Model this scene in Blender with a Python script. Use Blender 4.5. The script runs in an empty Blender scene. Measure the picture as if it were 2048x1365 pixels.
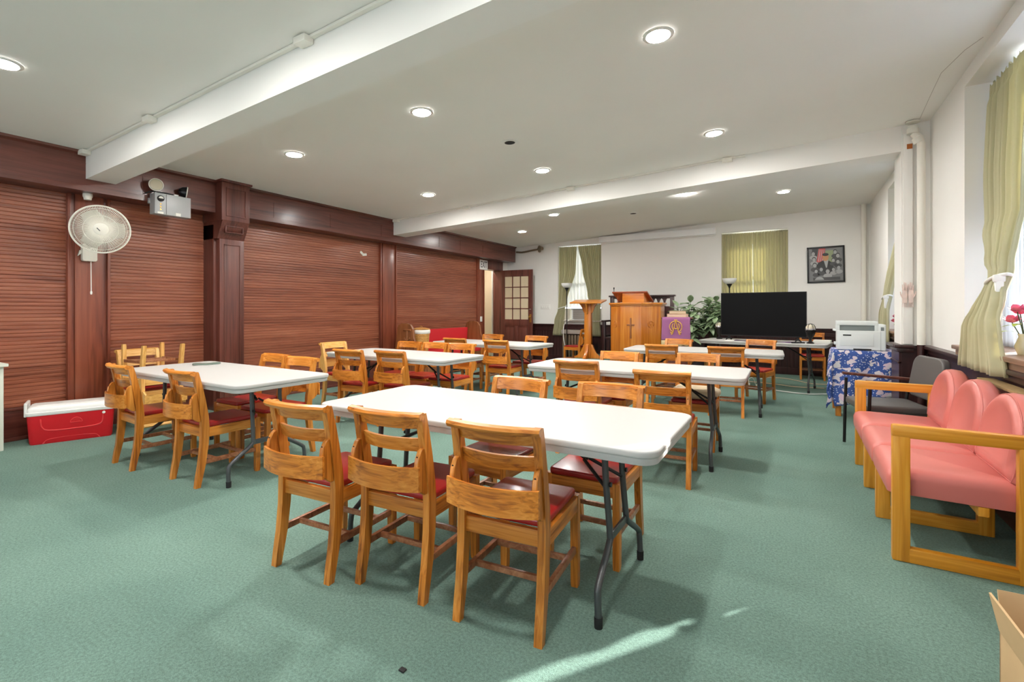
import bpy, bmesh, math, random
from math import sin, cos, pi, radians
from mathutils import Vector, Matrix
random.seed(7)
SC = bpy.context.scene
COL = SC.collection
# ------------------------------------------------------------------ helpers
def lin(r, g, b):
    f = lambda c: (c/12.92 if c <= .04045 else ((c+.055)/1.055)**2.4)
    return (f(r/255), f(g/255), f(b/255), 1)

class MB:
    """collects shapes into one mesh"""
    def __init__(s): s.bm = bmesh.new(); s.mi = 0
    def _add(s, t, M=None):
        if M is not None: t.transform(M)
        for f in t.faces: f.material_index = s.mi
        me = bpy.data.meshes.new('t'); t.to_mesh(me); t.free()
        s.bm.from_mesh(me); bpy.data.meshes.remove(me)
        return s
    def box(s, x0, x1, y0, y1, z0, z1, bev=0, seg=2, M=None):
        t = bmesh.new(); bmesh.ops.create_cube(t, size=1)
        for v in t.verts:
            v.co = Vector(((x0+x1)/2+v.co.x*(x1-x0), (y0+y1)/2+v.co.y*(y1-y0), (z0+z1)/2+v.co.z*(z1-z0)))
        if bev: bmesh.ops.bevel(t, geom=t.edges[:], offset=bev, segments=seg, profile=.6, affect='EDGES')
        return s._add(t, M)
    def hexa(s, pts):
        """8 corner points: bottom 4 then top 4, same order"""
        t = bmesh.new(); v = [t.verts.new(p) for p in pts]
        for f in ((3,2,1,0),(4,5,6,7),(0,1,5,4),(1,2,6,5),(2,3,7,6),(3,0,4,7)): t.faces.new([v[i] for i in f])
        bmesh.ops.recalc_face_normals(t, faces=t.faces[:])
        return s._add(t)
    def prism(s, poly, axis, a0, a1, bev=0, seg=2, M=None):
        t = bmesh.new()
        def P(q, a):
            return {'x': (a, q[0], q[1]), 'y': (q[0], a, q[1]), 'z': (q[0], q[1], a)}[axis]
        A = [t.verts.new(P(q, a0)) for q in poly]; B = [t.verts.new(P(q, a1)) for q in poly]
        n = len(poly); t.faces.new(A); t.faces.new(B[::-1])
        for i in range(n): t.faces.new((A[i], B[i], B[(i+1) % n], A[(i+1) % n]))
        bmesh.ops.recalc_face_normals(t, faces=t.faces[:])
        if bev:
            ed = [e for e in t.edges if len(e.link_faces) == 2 and e.calc_face_angle(0) > .5]
            bmesh.ops.bevel(t, geom=ed, offset=bev, segments=seg, profile=.6, affect='EDGES')
        return s._add(t, M)
    def rings(s, rings, closed=True, cap=True, M=None):
        t = bmesh.new(); R = [[t.verts.new(p) for p in r] for r in rings]
        n = len(R[0])
        for a, b in zip(R, R[1:]):
            for i in range(n if closed else n-1):
                t.faces.new((a[i], a[(i+1) % n], b[(i+1) % n], b[i]))
        if cap and closed: t.faces.new(R[0][::-1]); t.faces.new(R[-1])
        bmesh.ops.recalc_face_normals(t, faces=t.faces[:])
        return s._add(t, M)
    def tube(s, pts, r, n=10, closed=False, M=None):
        pts = [Vector(p) for p in pts]; m = len(pts)
        if isinstance(r, (int, float)): r = [r]*m
        up = None; rings = []
        for i in range(m):
            if closed: d = pts[(i+1) % m]-pts[i-1]
            else: d = pts[min(i+1, m-1)]-pts[max(i-1, 0)]
            d.normalize()
            if up is None:
                up = Vector((0, 0, 1)) if abs(d.z) < .9 else Vector((1, 0, 0))
            a = (up-d*up.dot(d)).normalized(); b = d.cross(a); up = a
            rings.append([pts[i]+(a*cos(2*pi*k/n)+b*sin(2*pi*k/n))*r[i] for k in range(n)])
        if closed: rings.append(rings[0]); return s.rings(rings, cap=False, M=M)
        return s.rings(rings, M=M)
    def lathe(s, prof, n=24, M=None, hollow=False):
        if hollow: prof = list(prof)+[prof[0]]
        rr = [[(max(r, 1e-4)*cos(2*pi*k/n), max(r, 1e-4)*sin(2*pi*k/n), z) for k in range(n)] for r, z in prof]
        return s.rings(rr, M=M, cap=not hollow)
    def surf(s, fn, nu, nv, M=None):
        t = bmesh.new(); g = [[t.verts.new(fn(i/nu, j/nv)) for i in range(nu+1)] for j in range(nv+1)]
        for j in range(nv):
            for i in range(nu): t.faces.new((g[j][i], g[j][i+1], g[j+1][i+1], g[j+1][i]))
        return s._add(t, M)

def obj(name, mb, mat, parent=None, smooth=True, ang=40):
    me = bpy.data.meshes.new(name)
    mb.bm.to_mesh(me); mb.bm.free()
    o = bpy.data.objects.new(name, me); COL.objects.link(o)
    for m in (mat if isinstance(mat, (list, tuple)) else [mat]): me.materials.append(m)
    if smooth:
        for p in me.polygons: p.use_smooth = True
        me.set_sharp_from_angle(angle=radians(ang))
    if parent is not None: o.parent = parent
    return o
def tag(o, label, cat, group=None, kind=None):
    o['label'] = label; o['category'] = cat
    if group: o['group'] = group
    if kind: o['kind'] = kind
    return o
def thing(name, label, cat, loc=(0,0,0), rot=0, group=None):
    o = bpy.data.objects.new(name, None); COL.objects.link(o); o.empty_display_size = .1
    o.location = loc; o.rotation_euler = rot if isinstance(rot, tuple) else (0, 0, radians(rot))
    return tag(o, label, cat, group)
def struct(name, mb, mat, parent=None, **k):
    o = obj(name, mb, mat, parent, **k)
    if parent is None: o['kind'] = 'structure'
    return o
def dup(root, label, loc=None, rot=None, group=None, mats=None):
    def cp(o, par):
        c = o.copy(); COL.objects.link(c)
        if par is not None: c.parent = par
        if mats and c.type == 'MESH':
            for i, sl in enumerate(c.material_slots):
                if sl.material in mats:
                    m = mats[sl.material]; sl.link = 'OBJECT'; sl.material = m
        for ch in list(o.children): cp(ch, c)
        return c
    r = cp(root, None)
    if loc is not None: r.location = loc
    if rot is not None: r.rotation_euler = rot if isinstance(rot, tuple) else (0, 0, radians(rot))
    r['label'] = label
    if group: r['group'] = group
    return r
def arc(cx, cy, r, a0, a1, n):
    return [(cx+r*cos(radians(a0+(a1-a0)*i/n)), cy+r*sin(radians(a0+(a1-a0)*i/n))) for i in range(n+1)]
def rrect(x0, x1, y0, y1, r, n=6):
    return arc(x1-r, y1-r, r, 0, 90, n)+arc(x0+r, y1-r, r, 90, 180, n)+arc(x0+r, y0+r, r, 180, 270, n)+arc(x1-r, y0+r, r, 270, 360, n)
def smoothpath(pts, n=8):
    """Catmull-Rom"""
    P = [Vector(p) for p in pts]; P = [2*P[0]-P[1]]+P+[2*P[-1]-P[-2]]; out = []
    for i in range(1, len(P)-2):
        for k in range(n):
            t = k/n; a, b, c, d = P[i-1:i+3]
            out.append(.5*((2*b)+(c-a)*t+(2*a-5*b+4*c-d)*t*t+(3*b-a-3*c+d)*t**3))
    return out+[P[-2]]

# ------------------------------------------------------------------ materials
def mat_new(name):
    m = bpy.data.materials.new(name); m.use_nodes = True
    return m, m.node_tree.nodes, m.node_tree.links, m.node_tree.nodes['Principled BSDF']
def mat(name, col, rough=.5, metal=0, spec=.5, coat=0, bump=0, bscale=200, var=0, vscale=6, alpha=1, emis=0):
    m, N, L, B = mat_new(name)
    B.inputs['Base Color'].default_value = col; B.inputs['Roughness'].default_value = rough
    B.inputs['Metallic'].default_value = metal; B.inputs['Specular IOR Level'].default_value = spec
    B.inputs['Coat Weight'].default_value = coat; B.inputs['Coat Roughness'].default_value = .15
    if emis:
        B.inputs['Emission Color'].default_value = (1, .97, .92, 1); B.inputs['Emission Strength'].default_value = emis
    if bump or var:
        tc = N.new('ShaderNodeTexCoord')
    if bump:
        n = N.new('ShaderNodeTexNoise'); n.inputs['Scale'].default_value = bscale; n.inputs['Detail'].default_value = 4
        b = N.new('ShaderNodeBump'); b.inputs['Strength'].default_value = bump; b.inputs['Distance'].default_value = .004
        L.new(tc.outputs['Object'], n.inputs['Vector']); L.new(n.outputs['Fac'], b.inputs['Height']); L.new(b.outputs['Normal'], B.inputs['Normal'])
    if var:
        n = N.new('ShaderNodeTexNoise'); n.inputs['Scale'].default_value = vscale; n.inputs['Detail'].default_value = 5
        h = N.new('ShaderNodeHueSaturation'); h.inputs['Color'].default_value = col
        r = N.new('ShaderNodeMapRange'); r.inputs['From Min'].default_value = .3; r.inputs['From Max'].default_value = .7
        r.inputs['To Min'].default_value = 1-var; r.inputs['To Max'].default_value = 1+var
        L.new(tc.outputs['Object'], n.inputs['Vector']); L.new(n.outputs['Fac'], r.inputs['Value']); L.new(r.outputs['Result'], h.inputs['Value'])
        L.new(h.outputs['Color'], B.inputs['Base Color'])
    return m
def wood(name, dark, mid, light, scale=(60, 60, 3), rough=.35, coat=.2, rnd=.12, zband=None, distort=.8):
    """grain stretched along the axis with the small scale; zband = (pitch, amount) tints whole boards"""
    m, N, L, B = mat_new(name)
    tc = N.new('ShaderNodeTexCoord'); oi = N.new('ShaderNodeObjectInfo')
    add = N.new('ShaderNodeVectorMath'); add.operation = 'ADD'
    mul = N.new('ShaderNodeVectorMath'); mul.operation = 'SCALE'; mul.inputs['Scale'].default_value = 3.7
    cmb = N.new('ShaderNodeCombineXYZ')
    for i in range(3): L.new(oi.outputs['Random'], cmb.inputs[i])
    L.new(cmb.outputs[0], mul.inputs[0]); L.new(tc.outputs['Object'], add.inputs[0]); L.new(mul.outputs[0], add.inputs[1])
    mp = N.new('ShaderNodeMapping'); mp.inputs['Scale'].default_value = scale; L.new(add.outputs[0], mp.inputs['Vector'])
    n1 = N.new('ShaderNodeTexNoise'); n1.inputs['Scale'].default_value = 1; n1.inputs['Detail'].default_value = 5; n1.inputs['Distortion'].default_value = distort
    L.new(mp.outputs[0], n1.inputs['Vector'])
    n2 = N.new('ShaderNodeTexNoise'); n2.inputs['Scale'].default_value = .18; n2.inputs['Detail'].default_value = 2
    L.new(mp.outputs[0], n2.inputs['Vector'])
    mx = N.new('ShaderNodeMix'); mx.data_type = 'FLOAT'; mx.inputs[0].default_value = .4
    L.new(n1.outputs['Fac'], mx.inputs[2]); L.new(n2.outputs['Fac'], mx.inputs[3])
    cr = N.new('ShaderNodeValToRGB'); e = cr.color_ramp.elements
    e[0].position = .33; e[0].color = dark; e[1].position = .68; e[1].color = light
    k = cr.color_ramp.elements.new(.48); k.color = mid
    L.new(mx.outputs[0], cr.inputs['Fac'])
    hs = N.new('ShaderNodeHueSaturation'); L.new(cr.outputs['Color'], hs.inputs['Color'])
    mr = N.new('ShaderNodeMapRange'); mr.inputs['To Min'].default_value = 1-rnd; mr.inputs['To Max'].default_value = 1+rnd
    L.new(oi.outputs['Random'], mr.inputs['Value'])
    if zband:
        sx = N.new('ShaderNodeSeparateXYZ'); L.new(tc.outputs['Object'], sx.inputs[0])
        dv = N.new('ShaderNodeMath'); dv.operation = 'DIVIDE'; dv.inputs[1].default_value = zband[0]; L.new(sx.outputs['Z'], dv.inputs[0])
        fl = N.new('ShaderNodeMath'); fl.operation = 'FLOOR'; L.new(dv.outputs[0], fl.inputs[0])
        wn = N.new('ShaderNodeTexWhiteNoise'); wn.noise_dimensions = '1D'; L.new(fl.outputs[0], wn.inputs['W'])
        m2 = N.new('ShaderNodeMapRange'); m2.inputs['To Min'].default_value = 1-zband[1]; m2.inputs['To Max'].default_value = 1+zband[1]
        L.new(wn.outputs['Value'], m2.inputs['Value'])
        mm = N.new('ShaderNodeMath'); mm.operation = 'MULTIPLY'; L.new(mr.outputs[0], mm.inputs[0]); L.new(m2.outputs[0], mm.inputs[1])
        L.new(mm.outputs[0], hs.inputs['Value'])
    else: L.new(mr.outputs[0], hs.inputs['Value'])
    L.new(hs.outputs['Color'], B.inputs['Base Color'])
    B.inputs['Roughness'].default_value = rough; B.inputs['Coat Weight'].default_value = coat; B.inputs['Coat Roughness'].default_value = .2
    return m
def cloth(name, col, transl, var=.1, folds=None):
    """woven cloth that lets some daylight through"""
    m, N, L, B = mat_new(name)
    out = N['Material Output']
    B.inputs['Base Color'].default_value = col; B.inputs['Roughness'].default_value = .75; B.inputs['Specular IOR Level'].default_value = .25
    B.inputs['Sheen Weight'].default_value = .2
    tr = N.new('ShaderNodeBsdfTranslucent'); tr.inputs['Color'].default_value = col
    mx = N.new('ShaderNodeMixShader'); mx.inputs[0].default_value = transl
    L.new(B.outputs[0], mx.inputs[1]); L.new(tr.outputs[0], mx.inputs[2]); L.new(mx.outputs[0], out.inputs['Surface'])
    return m

M = {}
OAK = [lin(144, 75, 20), lin(206, 124, 40), lin(234, 160, 74)]
M['oak_v'] = wood('oak_upright', *OAK, scale=(75, 75, 3))
M['oak_h'] = wood('oak_across', *OAK, scale=(3, 70, 70))
M['oak_y'] = wood('oak_fore_aft', *OAK, scale=(60, 4, 60))
NAT = [lin(180, 118, 48), lin(222, 166, 88), lin(240, 196, 124)]
M['nat_v'] = wood('pale_oak_upright', *NAT, scale=(70, 70, 4))
M['nat_h'] = wood('pale_oak_across', *NAT, scale=(4, 60, 60))
M['nat_y'] = wood('pale_oak_fore_aft', *NAT, scale=(60, 4, 60))
WORN = [lin(120, 68, 40), lin(160, 100, 66), lin(190, 134, 96)]
M['worn'] = wood('worn_oak', *WORN, scale=(40, 40, 40))
M['red_vinyl'] = mat('red_vinyl', lin(165, 32, 32), .32, coat=.25, bump=.15, bscale=250, var=.1)
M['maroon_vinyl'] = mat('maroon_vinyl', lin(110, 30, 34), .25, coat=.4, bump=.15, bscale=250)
M['hole'] = mat('screw_hole', lin(40, 20, 8), .8)
M['white_plastic'] = mat('white_plastic', lin(238, 236, 232), .38, bump=.08, bscale=400)
M['tabletop'] = mat('tabletop_plastic', lin(192, 190, 187), .42, bump=.06, bscale=500)
M['grey_metal'] = mat('grey_powder_coat', lin(86, 88, 90), .38, metal=.4)
M['dark_metal'] = mat('dark_metal', lin(42, 40, 40), .4, metal=.5)
M['chrome'] = mat('chrome', lin(200, 200, 200), .2, metal=1)
M['rubber'] = mat('black_rubber', lin(28, 28, 30), .7)
M['black'] = mat('black_plastic', lin(20, 20, 22), .35)
M['screen'] = mat('tv_screen', lin(9, 8, 8), .3, spec=.12)
M['paint'] = mat('white_paint', lin(240, 238, 234), .85, bump=.12, bscale=8, var=.02, vscale=1.2)
M['ceil_paint'] = mat('ceiling_paint', lin(238, 236, 231), .9, bump=.1, bscale=5, var=.025, vscale=.7)
M['cream_paint'] = mat('cream_paint', lin(242, 230, 204), .85)
M['pipe_paint'] = mat('pipe_paint', lin(238, 234, 224), .5)
DK = [lin(64, 30, 24), lin(97, 50, 40), lin(120, 66, 54)]
M['dark_wood_v'] = wood('dark_wood_upright', *DK, scale=(30, 30, 1.5), rough=.4, coat=.3, rnd=.04)
M['dark_wood_y'] = wood('dark_wood_along', *DK, scale=(30, 1.5, 30), rough=.36, coat=.4, rnd=.04)
M['dark_wood_x'] = wood('dark_wood_across', *DK, scale=(1.5, 30, 30), rough=.4, coat=.3, rnd=.04)
DW = [lin(34, 14, 14), lin(52, 24, 24), lin(66, 34, 32)]
M['wainscot'] = wood('wainscot_wood', *DW, scale=(20, 20, 1.2), rough=.4, coat=.25, rnd=.02)
SH = [lin(104, 52, 34), lin(138, 77, 54), lin(164, 102, 76)]
M['shutter'] = wood('shutter_wood', *SH, scale=(30, 1.1, 30), rough=.36, coat=.35, rnd=.03, zband=(.0372*4, .09), distort=1.2)
M['post_wood'] = wood('post_wood', lin(92, 42, 28), lin(126, 62, 42), lin(150, 82, 56), scale=(25, 25, 1.4), rough=.38, coat=.35, rnd=.03)
HN = [lin(164, 86, 20), lin(200, 116, 32), lin(218, 146, 58)]
M['honey'] = wood('honey_wood', *HN, scale=(26, 26, 1.3), rough=.28, coat=.5, rnd=.03)
M['honey_x'] = wood('honey_wood_flat', *HN, scale=(1.5, 26, 26), rough=.3, coat=.4, rnd=.03)
M['brown_v'] = wood('brown_wood', lin(100, 56, 28), lin(140, 84, 46), lin(166, 108, 66), scale=(26, 26, 1.5), rough=.4, rnd=.05)
SO = [lin(190, 118, 20), lin(220, 148, 40), lin(238, 176, 70)]
M['sofa_v'] = wood('sofa_oak_upright', *SO, scale=(50, 50, 2), rnd=.03)
M['sofa_x'] = wood('sofa_oak_across', *SO, scale=(2, 50, 50), rnd=.03)
M['pink'] = mat('pink_vinyl', lin(204, 115, 107), .4, bump=.06, bscale=300, var=.04, vscale=3)
M['grey_vinyl'] = mat('grey_vinyl', lin(92, 88, 86), .4, bump=.1, bscale=300)
M['red_cloth'] = mat('red_cloth', lin(196, 26, 36), .8, bump=.1, bscale=300)
M['cooler_red'] = mat('cooler_red', lin(206, 24, 36), .35)
M['cooler_light'] = mat('cooler_edge', lin(226, 64, 66), .35)
M['appliance'] = mat('printer_plastic', lin(226, 230, 230), .4)
M['appliance_dk'] = mat('printer_recess', lin(120, 128, 128), .5)
M['sage'] = cloth('sage_curtain', lin(206, 201, 164), .30)
M['sheer'] = cloth('white_sheer', lin(222, 226, 232), .34)
M['sheer_dense'] = cloth('dense_white_sheer', lin(222, 222, 218), .3)
M['beige_cloth'] = mat('beige_cloth', lin(208, 190, 160), .9, bump=.3, bscale=60)
M['cord_white'] = mat('white_cord', lin(240, 240, 236), .5)
M['purple'] = mat('purple_cloth', lin(160, 100, 146), .85, bump=.15, bscale=200)
M['gold'] = mat('gold_thread', lin(232, 186, 84), .5, metal=.2)
M['fringe'] = mat('cream_fringe', lin(226, 200, 152), .9, bump=.5, bscale=150)
M['leaf'] = mat('leaf_green', lin(150, 172, 134), .34, var=.4, vscale=9)
M['stem'] = mat('stem_green', lin(70, 84, 46), .6)
M['soil'] = mat('potting_soil', lin(50, 38, 30), .95)
M['pot'] = mat('dark_pot', lin(44, 32, 36), .4)
M['wicker'] = wood('wicker', lin(150, 92, 34), lin(198, 142, 72), lin(226, 178, 108), scale=(40, 40, 160), rough=.6, coat=0, rnd=.03)
M['paper'] = mat('paper_white', lin(240, 238, 230), .8)
M['page'] = mat('book_pages', lin(232, 208, 178), .8)
M['cardboard'] = mat('cardboard', lin(206, 172, 128), .85, var=.05)
M['tan_board'] = mat('tan_board', lin(150, 122, 78), .8, bump=.4, bscale=120, var=.1, vscale=40)
M['radiator'] = mat('radiator_paint', lin(120, 104, 84), .5, metal=.2)
M['radiator_top'] = mat('radiator_cover', lin(158, 148, 140), .5)
M['fan_white'] = mat('fan_plastic', lin(236, 232, 220), .4)
M['bulb_glass'] = mat('lamp_lens_glass', lin(206, 196, 170), .15)
M['brass'] = mat('brass', lin(190, 140, 70), .3, metal=.8)
M['frost'] = mat('frosted_pane', lin(214, 198, 168), .5)
M['sticker'] = mat('orange_sticker', lin(176, 98, 40), .7)
M['silver'] = mat('silver_plastic', lin(190, 190, 196), .2, metal=.8)
M['petal'] = mat('pink_petal', lin(244, 130, 160), .7, var=.15, vscale=30)
M['leaf_bright'] = mat('flower_leaf', lin(170, 190, 80), .6)
M['blue_grey'] = mat('green_grey_metal', lin(120, 140, 128), .3, metal=.3)
M['cabinet_paint'] = mat('cabinet_paint', lin(214, 218, 206), .55)
M['sill_wood'] = wood('sill_wood', lin(112, 80, 62), lin(150, 116, 94), lin(176, 142, 118), scale=(30, 1.5, 30), rough=.45, rnd=.02)
M['lamp_on'] = mat('lit_lamp', (1, 1, 1, 1), .5, emis=420)
M['frame_white'] = mat('window_paint', lin(240, 240, 240), .5)
M['frame_dark'] = mat('window_dark', lin(74, 66, 84), .5)
# window glass
def glassmat():
    m, N, L, B = mat_new('window_glass'); out = N['Material Output']
    t = N.new('ShaderNodeBsdfTransparent'); g = N.new('ShaderNodeBsdfGlossy'); g.inputs['Roughness'].default_value = .03
    mx = N.new('ShaderNodeMixShader'); mx.inputs[0].default_value = .06
    L.new(t.outputs[0], mx.inputs[1]); L.new(g.outputs[0], mx.inputs[2]); L.new(mx.outputs[0], out.inputs['Surface'])
    return m
M['glass'] = glassmat()
# carpet
def carpetmat():
    m, N, L, B = mat_new('green_carpet')
    tc = N.new('ShaderNodeTexCoord')
    a = N.new('ShaderNodeTexNoise'); a.inputs['Scale'].default_value = 1.1; a.inputs['Detail'].default_value = 4
    b = N.new('ShaderNodeTexNoise'); b.inputs['Scale'].default_value = 260; b.inputs['Detail'].default_value = 3
    c = N.new('ShaderNodeTexNoise'); c.inputs['Scale'].default_value = 90; c.inputs['Detail'].default_value = 6
    for n in (a, b, c): L.new(tc.outputs['Object'], n.inputs['Vector'])
    cr = N.new('ShaderNodeValToRGB'); e = cr.color_ramp.elements
    e[0].position = .3; e[0].color = lin(104, 130, 120); e[1].position = .72; e[1].color = lin(119, 145, 134)
    L.new(a.outputs['Fac'], cr.inputs['Fac'])
    hs = N.new('ShaderNodeHueSaturation'); L.new(cr.outputs['Color'], hs.inputs['Color'])
    s = N.new('ShaderNodeMath'); s.operation = 'ADD'; L.new(b.outputs['Fac'], s.inputs[0]); L.new(c.outputs['Fac'], s.inputs[1])
    r = N.new('ShaderNodeMapRange'); r.inputs['From Min'].default_value = .7; r.inputs['From Max'].default_value = 1.3
    r.inputs['To Min'].default_value = .68; r.inputs['To Max'].default_value = 1.32
    L.new(s.outputs[0], r.inputs['Value']); L.new(r.outputs[0], hs.inputs['Value']); L.new(hs.outputs[0], B.inputs['Base Color'])
    B.inputs['Roughness'].default_value = .95; B.inputs['Specular IOR Level'].default_value = .1
    bp = N.new('ShaderNodeBump'); bp.inputs['Strength'].default_value = .5; bp.inputs['Distance'].default_value = .006
    L.new(b.outputs['Fac'], bp.inputs['Height']); L.new(bp.outputs[0], B.inputs['Normal'])
    return m
M['carpet'] = carpetmat()
# blue printed cloth: pale animal-like blotches and white dots on blue
def printcloth():
    m, N, L, B = mat_new('blue_print_cloth')
    tc = N.new('ShaderNodeTexCoord')
    n = N.new('ShaderNodeTexNoise'); n.inputs['Scale'].default_value = 9; n.inputs['Detail'].default_value = 2
    ad = N.new('ShaderNodeMix'); ad.data_type = 'RGBA'; ad.blend_type = 'LINEAR_LIGHT'; ad.inputs[0].default_value = .075
    L.new(tc.outputs['Object'], n.inputs['Vector']); L.new(tc.outputs['Object'], ad.inputs[6]); L.new(n.outputs['Color'], ad.inputs[7])
    mp = N.new('ShaderNodeMapping'); mp.inputs['Scale'].default_value = (12, 15, 18); L.new(ad.outputs[2], mp.inputs['Vector'])
    v = N.new('ShaderNodeTexVoronoi'); v.inputs['Scale'].default_value = 1.0; L.new(mp.outputs[0], v.inputs['Vector'])
    lt = N.new('ShaderNodeMath'); lt.operation = 'LESS_THAN'; lt.inputs[1].default_value = .44; L.new(v.outputs['Distance'], lt.inputs[0])
    d = N.new('ShaderNodeTexVoronoi'); d.inputs['Scale'].default_value = 44; L.new(tc.outputs['Object'], d.inputs['Vector'])
    l2 = N.new('ShaderNodeMath'); l2.operation = 'LESS_THAN'; l2.inputs[1].default_value = .24; L.new(d.outputs['Distance'], l2.inputs[0])
    bl = N.new('ShaderNodeMix'); bl.data_type = 'RGBA'; bl.inputs[6].default_value = lin(62, 88, 156); bl.inputs[7].default_value = lin(210, 216, 236)
    L.new(l2.outputs[0], bl.inputs[0])
    pk = N.new('ShaderNodeMix'); pk.data_type = 'RGBA'; pk.inputs[6].default_value = lin(214, 216, 216); pk.inputs[7].default_value = lin(220, 188, 208)
    L.new(v.outputs['Color'], pk.inputs[0])
    fx = N.new('ShaderNodeMix'); fx.data_type = 'RGBA'; L.new(lt.outputs[0], fx.inputs[0]); L.new(bl.outputs[2], fx.inputs[6]); L.new(pk.outputs[2], fx.inputs[7])
    L.new(fx.outputs[2], B.inputs['Base Color']); B.inputs['Roughness'].default_value = .9
    return m
M['blue_print'] = printcloth()

# ------------------------------------------------------------------ room shell
XL, XS, XR, YF, YB = -6.41, -6.10, 1.16, 10.62, -2.6
def cz(x): return 2.82+.043*(x+6.1)          # the ceiling rises to the right
b = MB(); b.box(-7.9, 1.9, YB-.2, YF+.4, -.1, 0); struct('floor', b, M['carpet'], smooth=False)
b = MB(); xa, xb = -6.7, 1.9
b.hexa([(xa, YB-.2, cz(xa)), (xb, YB-.2, cz(xb)), (xb, YF+.4, cz(xb)), (xa, YF+.4, cz(xa)),
        (xa, YB-.2, cz(xa)+.12), (xb, YB-.2, cz(xb)+.12), (xb, YF+.4, cz(xb)+.12), (xa, YF+.4, cz(xa)+.12)])
struct('ceiling', b, M['ceil_paint'], smooth=False)
# far wall with two window recesses
def wall_x(y0, y1, openings, x0, x1, ztop):
    b = MB(); cur = x0
    for (a, c, z0, z1) in openings:
        b.box(cur, a, y0, y1, 0, ztop); b.box(a, c, y0, y1, 0, z0); b.box(a, c, y0, y1, z1, ztop); cur = c
    b.box(cur, x1, y0, y1, 0, ztop); return b
W1 = (-4.96, -3.86, .96, 2.785); W2 = (-1.29, -.11, .96, 2.81)
struct('wall_far', wall_x(YF, YF+.36, [W1, W2], -6.7, 1.75, 3.3), M['paint'], smooth=False)
# right wall
WR = [(-1.2, .6, .95, 3.0), (3.3, 5.10, .95, 3.015), (7.2, 8.73, .95, 2.985)]
b = MB(); cur = YB
for (a, c, z0, z1) in WR:
    b.box(XR, XR+.36, cur, a, 0, 3.3); b.box(XR, XR+.36, a, c, 0, z0); b.box(XR, XR+.36, a, c, z1, 3.3); cur = c
b.box(XR, XR+.36, cur, YF+.36, 0, 3.3)
struct('wall_right', b, M['paint'], smooth=False)
# back wall (behind the camera) with unseen windows added and sized for fill light
b = wall_x(YB-.25, YB, [(-5.0, -3.5, .9, 2.3), (-1.9, -.4, .9, 2.4)], -6.7, 1.75, 3.3)
struct('wall_back', b, M['paint'], smooth=False)
# left wall: solid behind the shutters, door opening near the far end
b = MB(); b.box(XL-.2, XL-.03, YB, 9.5, 0, 3.0); b.box(XL-.2, XL-.03, 10.29, YF+.36, 0, 3.0); b.box(XL-.2, XL-.03, 9.5, 10.29, 2.215, 3.0)
struct('wall_left', b, M['dark_wood_v'], smooth=False)
b = MB(); b.box(XL-.03, XL+.02, 10.33, YF, 0, 3.0)
struct('trim_1', b, M['paint'], smooth=False)
# pilaster under the second beam on the right wall, with wood base
b = MB(); b.box(.935, XR, 6.22, 6.62, .885, 3.2); struct('trim_2', b, M['paint'], smooth=False)
# beams across the room
def beam(name, y0, y1, drop, x0, x1):
    b = MB(); z = lambda x: cz(x)-drop
    b.hexa([(x0, y0, z(x0)), (x1, y0, z(x1)), (x1, y1, z(x1)), (x0, y1, z(x0)), (x0, y0, cz(x0)+.02), (x1, y0, cz(x1)+.02), (x1, y1, cz(x1)+.02), (x0, y1, cz(x0)+.02)])
    return struct(name, b, M['paint'], smooth=False)
beam('trim_3', 1.97, 2.215, .265, XS-.02, XR)
beam('trim_4', 6.236, 6.54, .26, XS-.02, .94)
# soffit over the shutters
b = MB(); b.box(XL-.05, XS, YB, YF-.1, 2.435, 2.80)
b.prism([(XS-.02, 2.775), (XS+.035, 2.80), (XS+.05, 2.835), (XS-.02, 2.86)], 'y', YB, YF-.1)
for y in (.2, 2.46, 3.98, 4.9, 5.95, 7.5, 8.2, 9.05): b.box(XS-.004, XS+.004, y-.006, y+.006, 2.50, 2.70)
b.box(XS-.004, XS+.003, YB, YF-.1, 2.70, 2.712); b.box(XS-.004, XS+.003, YB, YF-.1, 2.488, 2.494)
struct('trim_5', b, M['dark_wood_y'], smooth=False)
# posts between the shutters
def post(name, y0, y1, x=XL+.055):
    b = MB(); b.box(XL-.03, x, y0+.06, y1-.06, 0, 2.436, .004)
    for (a, c) in ((y0, y0+.028), (y1-.028, y1)): b.box(XL-.03, x+.012, a, c, 0, 2.436, .006)
    for (a, c) in ((y0+.028, y0+.06), (y1-.06, y1-.028)): b.box(XL-.03, x-.02, a, c, 0, 2.436)
    return struct(name, b, M['post_wood'])
post('trim_6', 1.905, 2.26); post('trim_7', 6.17, 6.58); post('trim_8', 9.21, 9.49); post('trim_9', -.6, -.25)
# door head and frame
b = MB(); b.box(XL-.03, XL+.06, 9.49, 10.33, 2.215, 2.436, .004); b.box(XL-.2, XL+.03, 10.285, 10.33, 0, 2.436)
b.box(XL-.2, XL+.03, 9.47, 9.5, 0, 2.22); struct('trim_10', b, M['dark_wood_v'])
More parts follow.
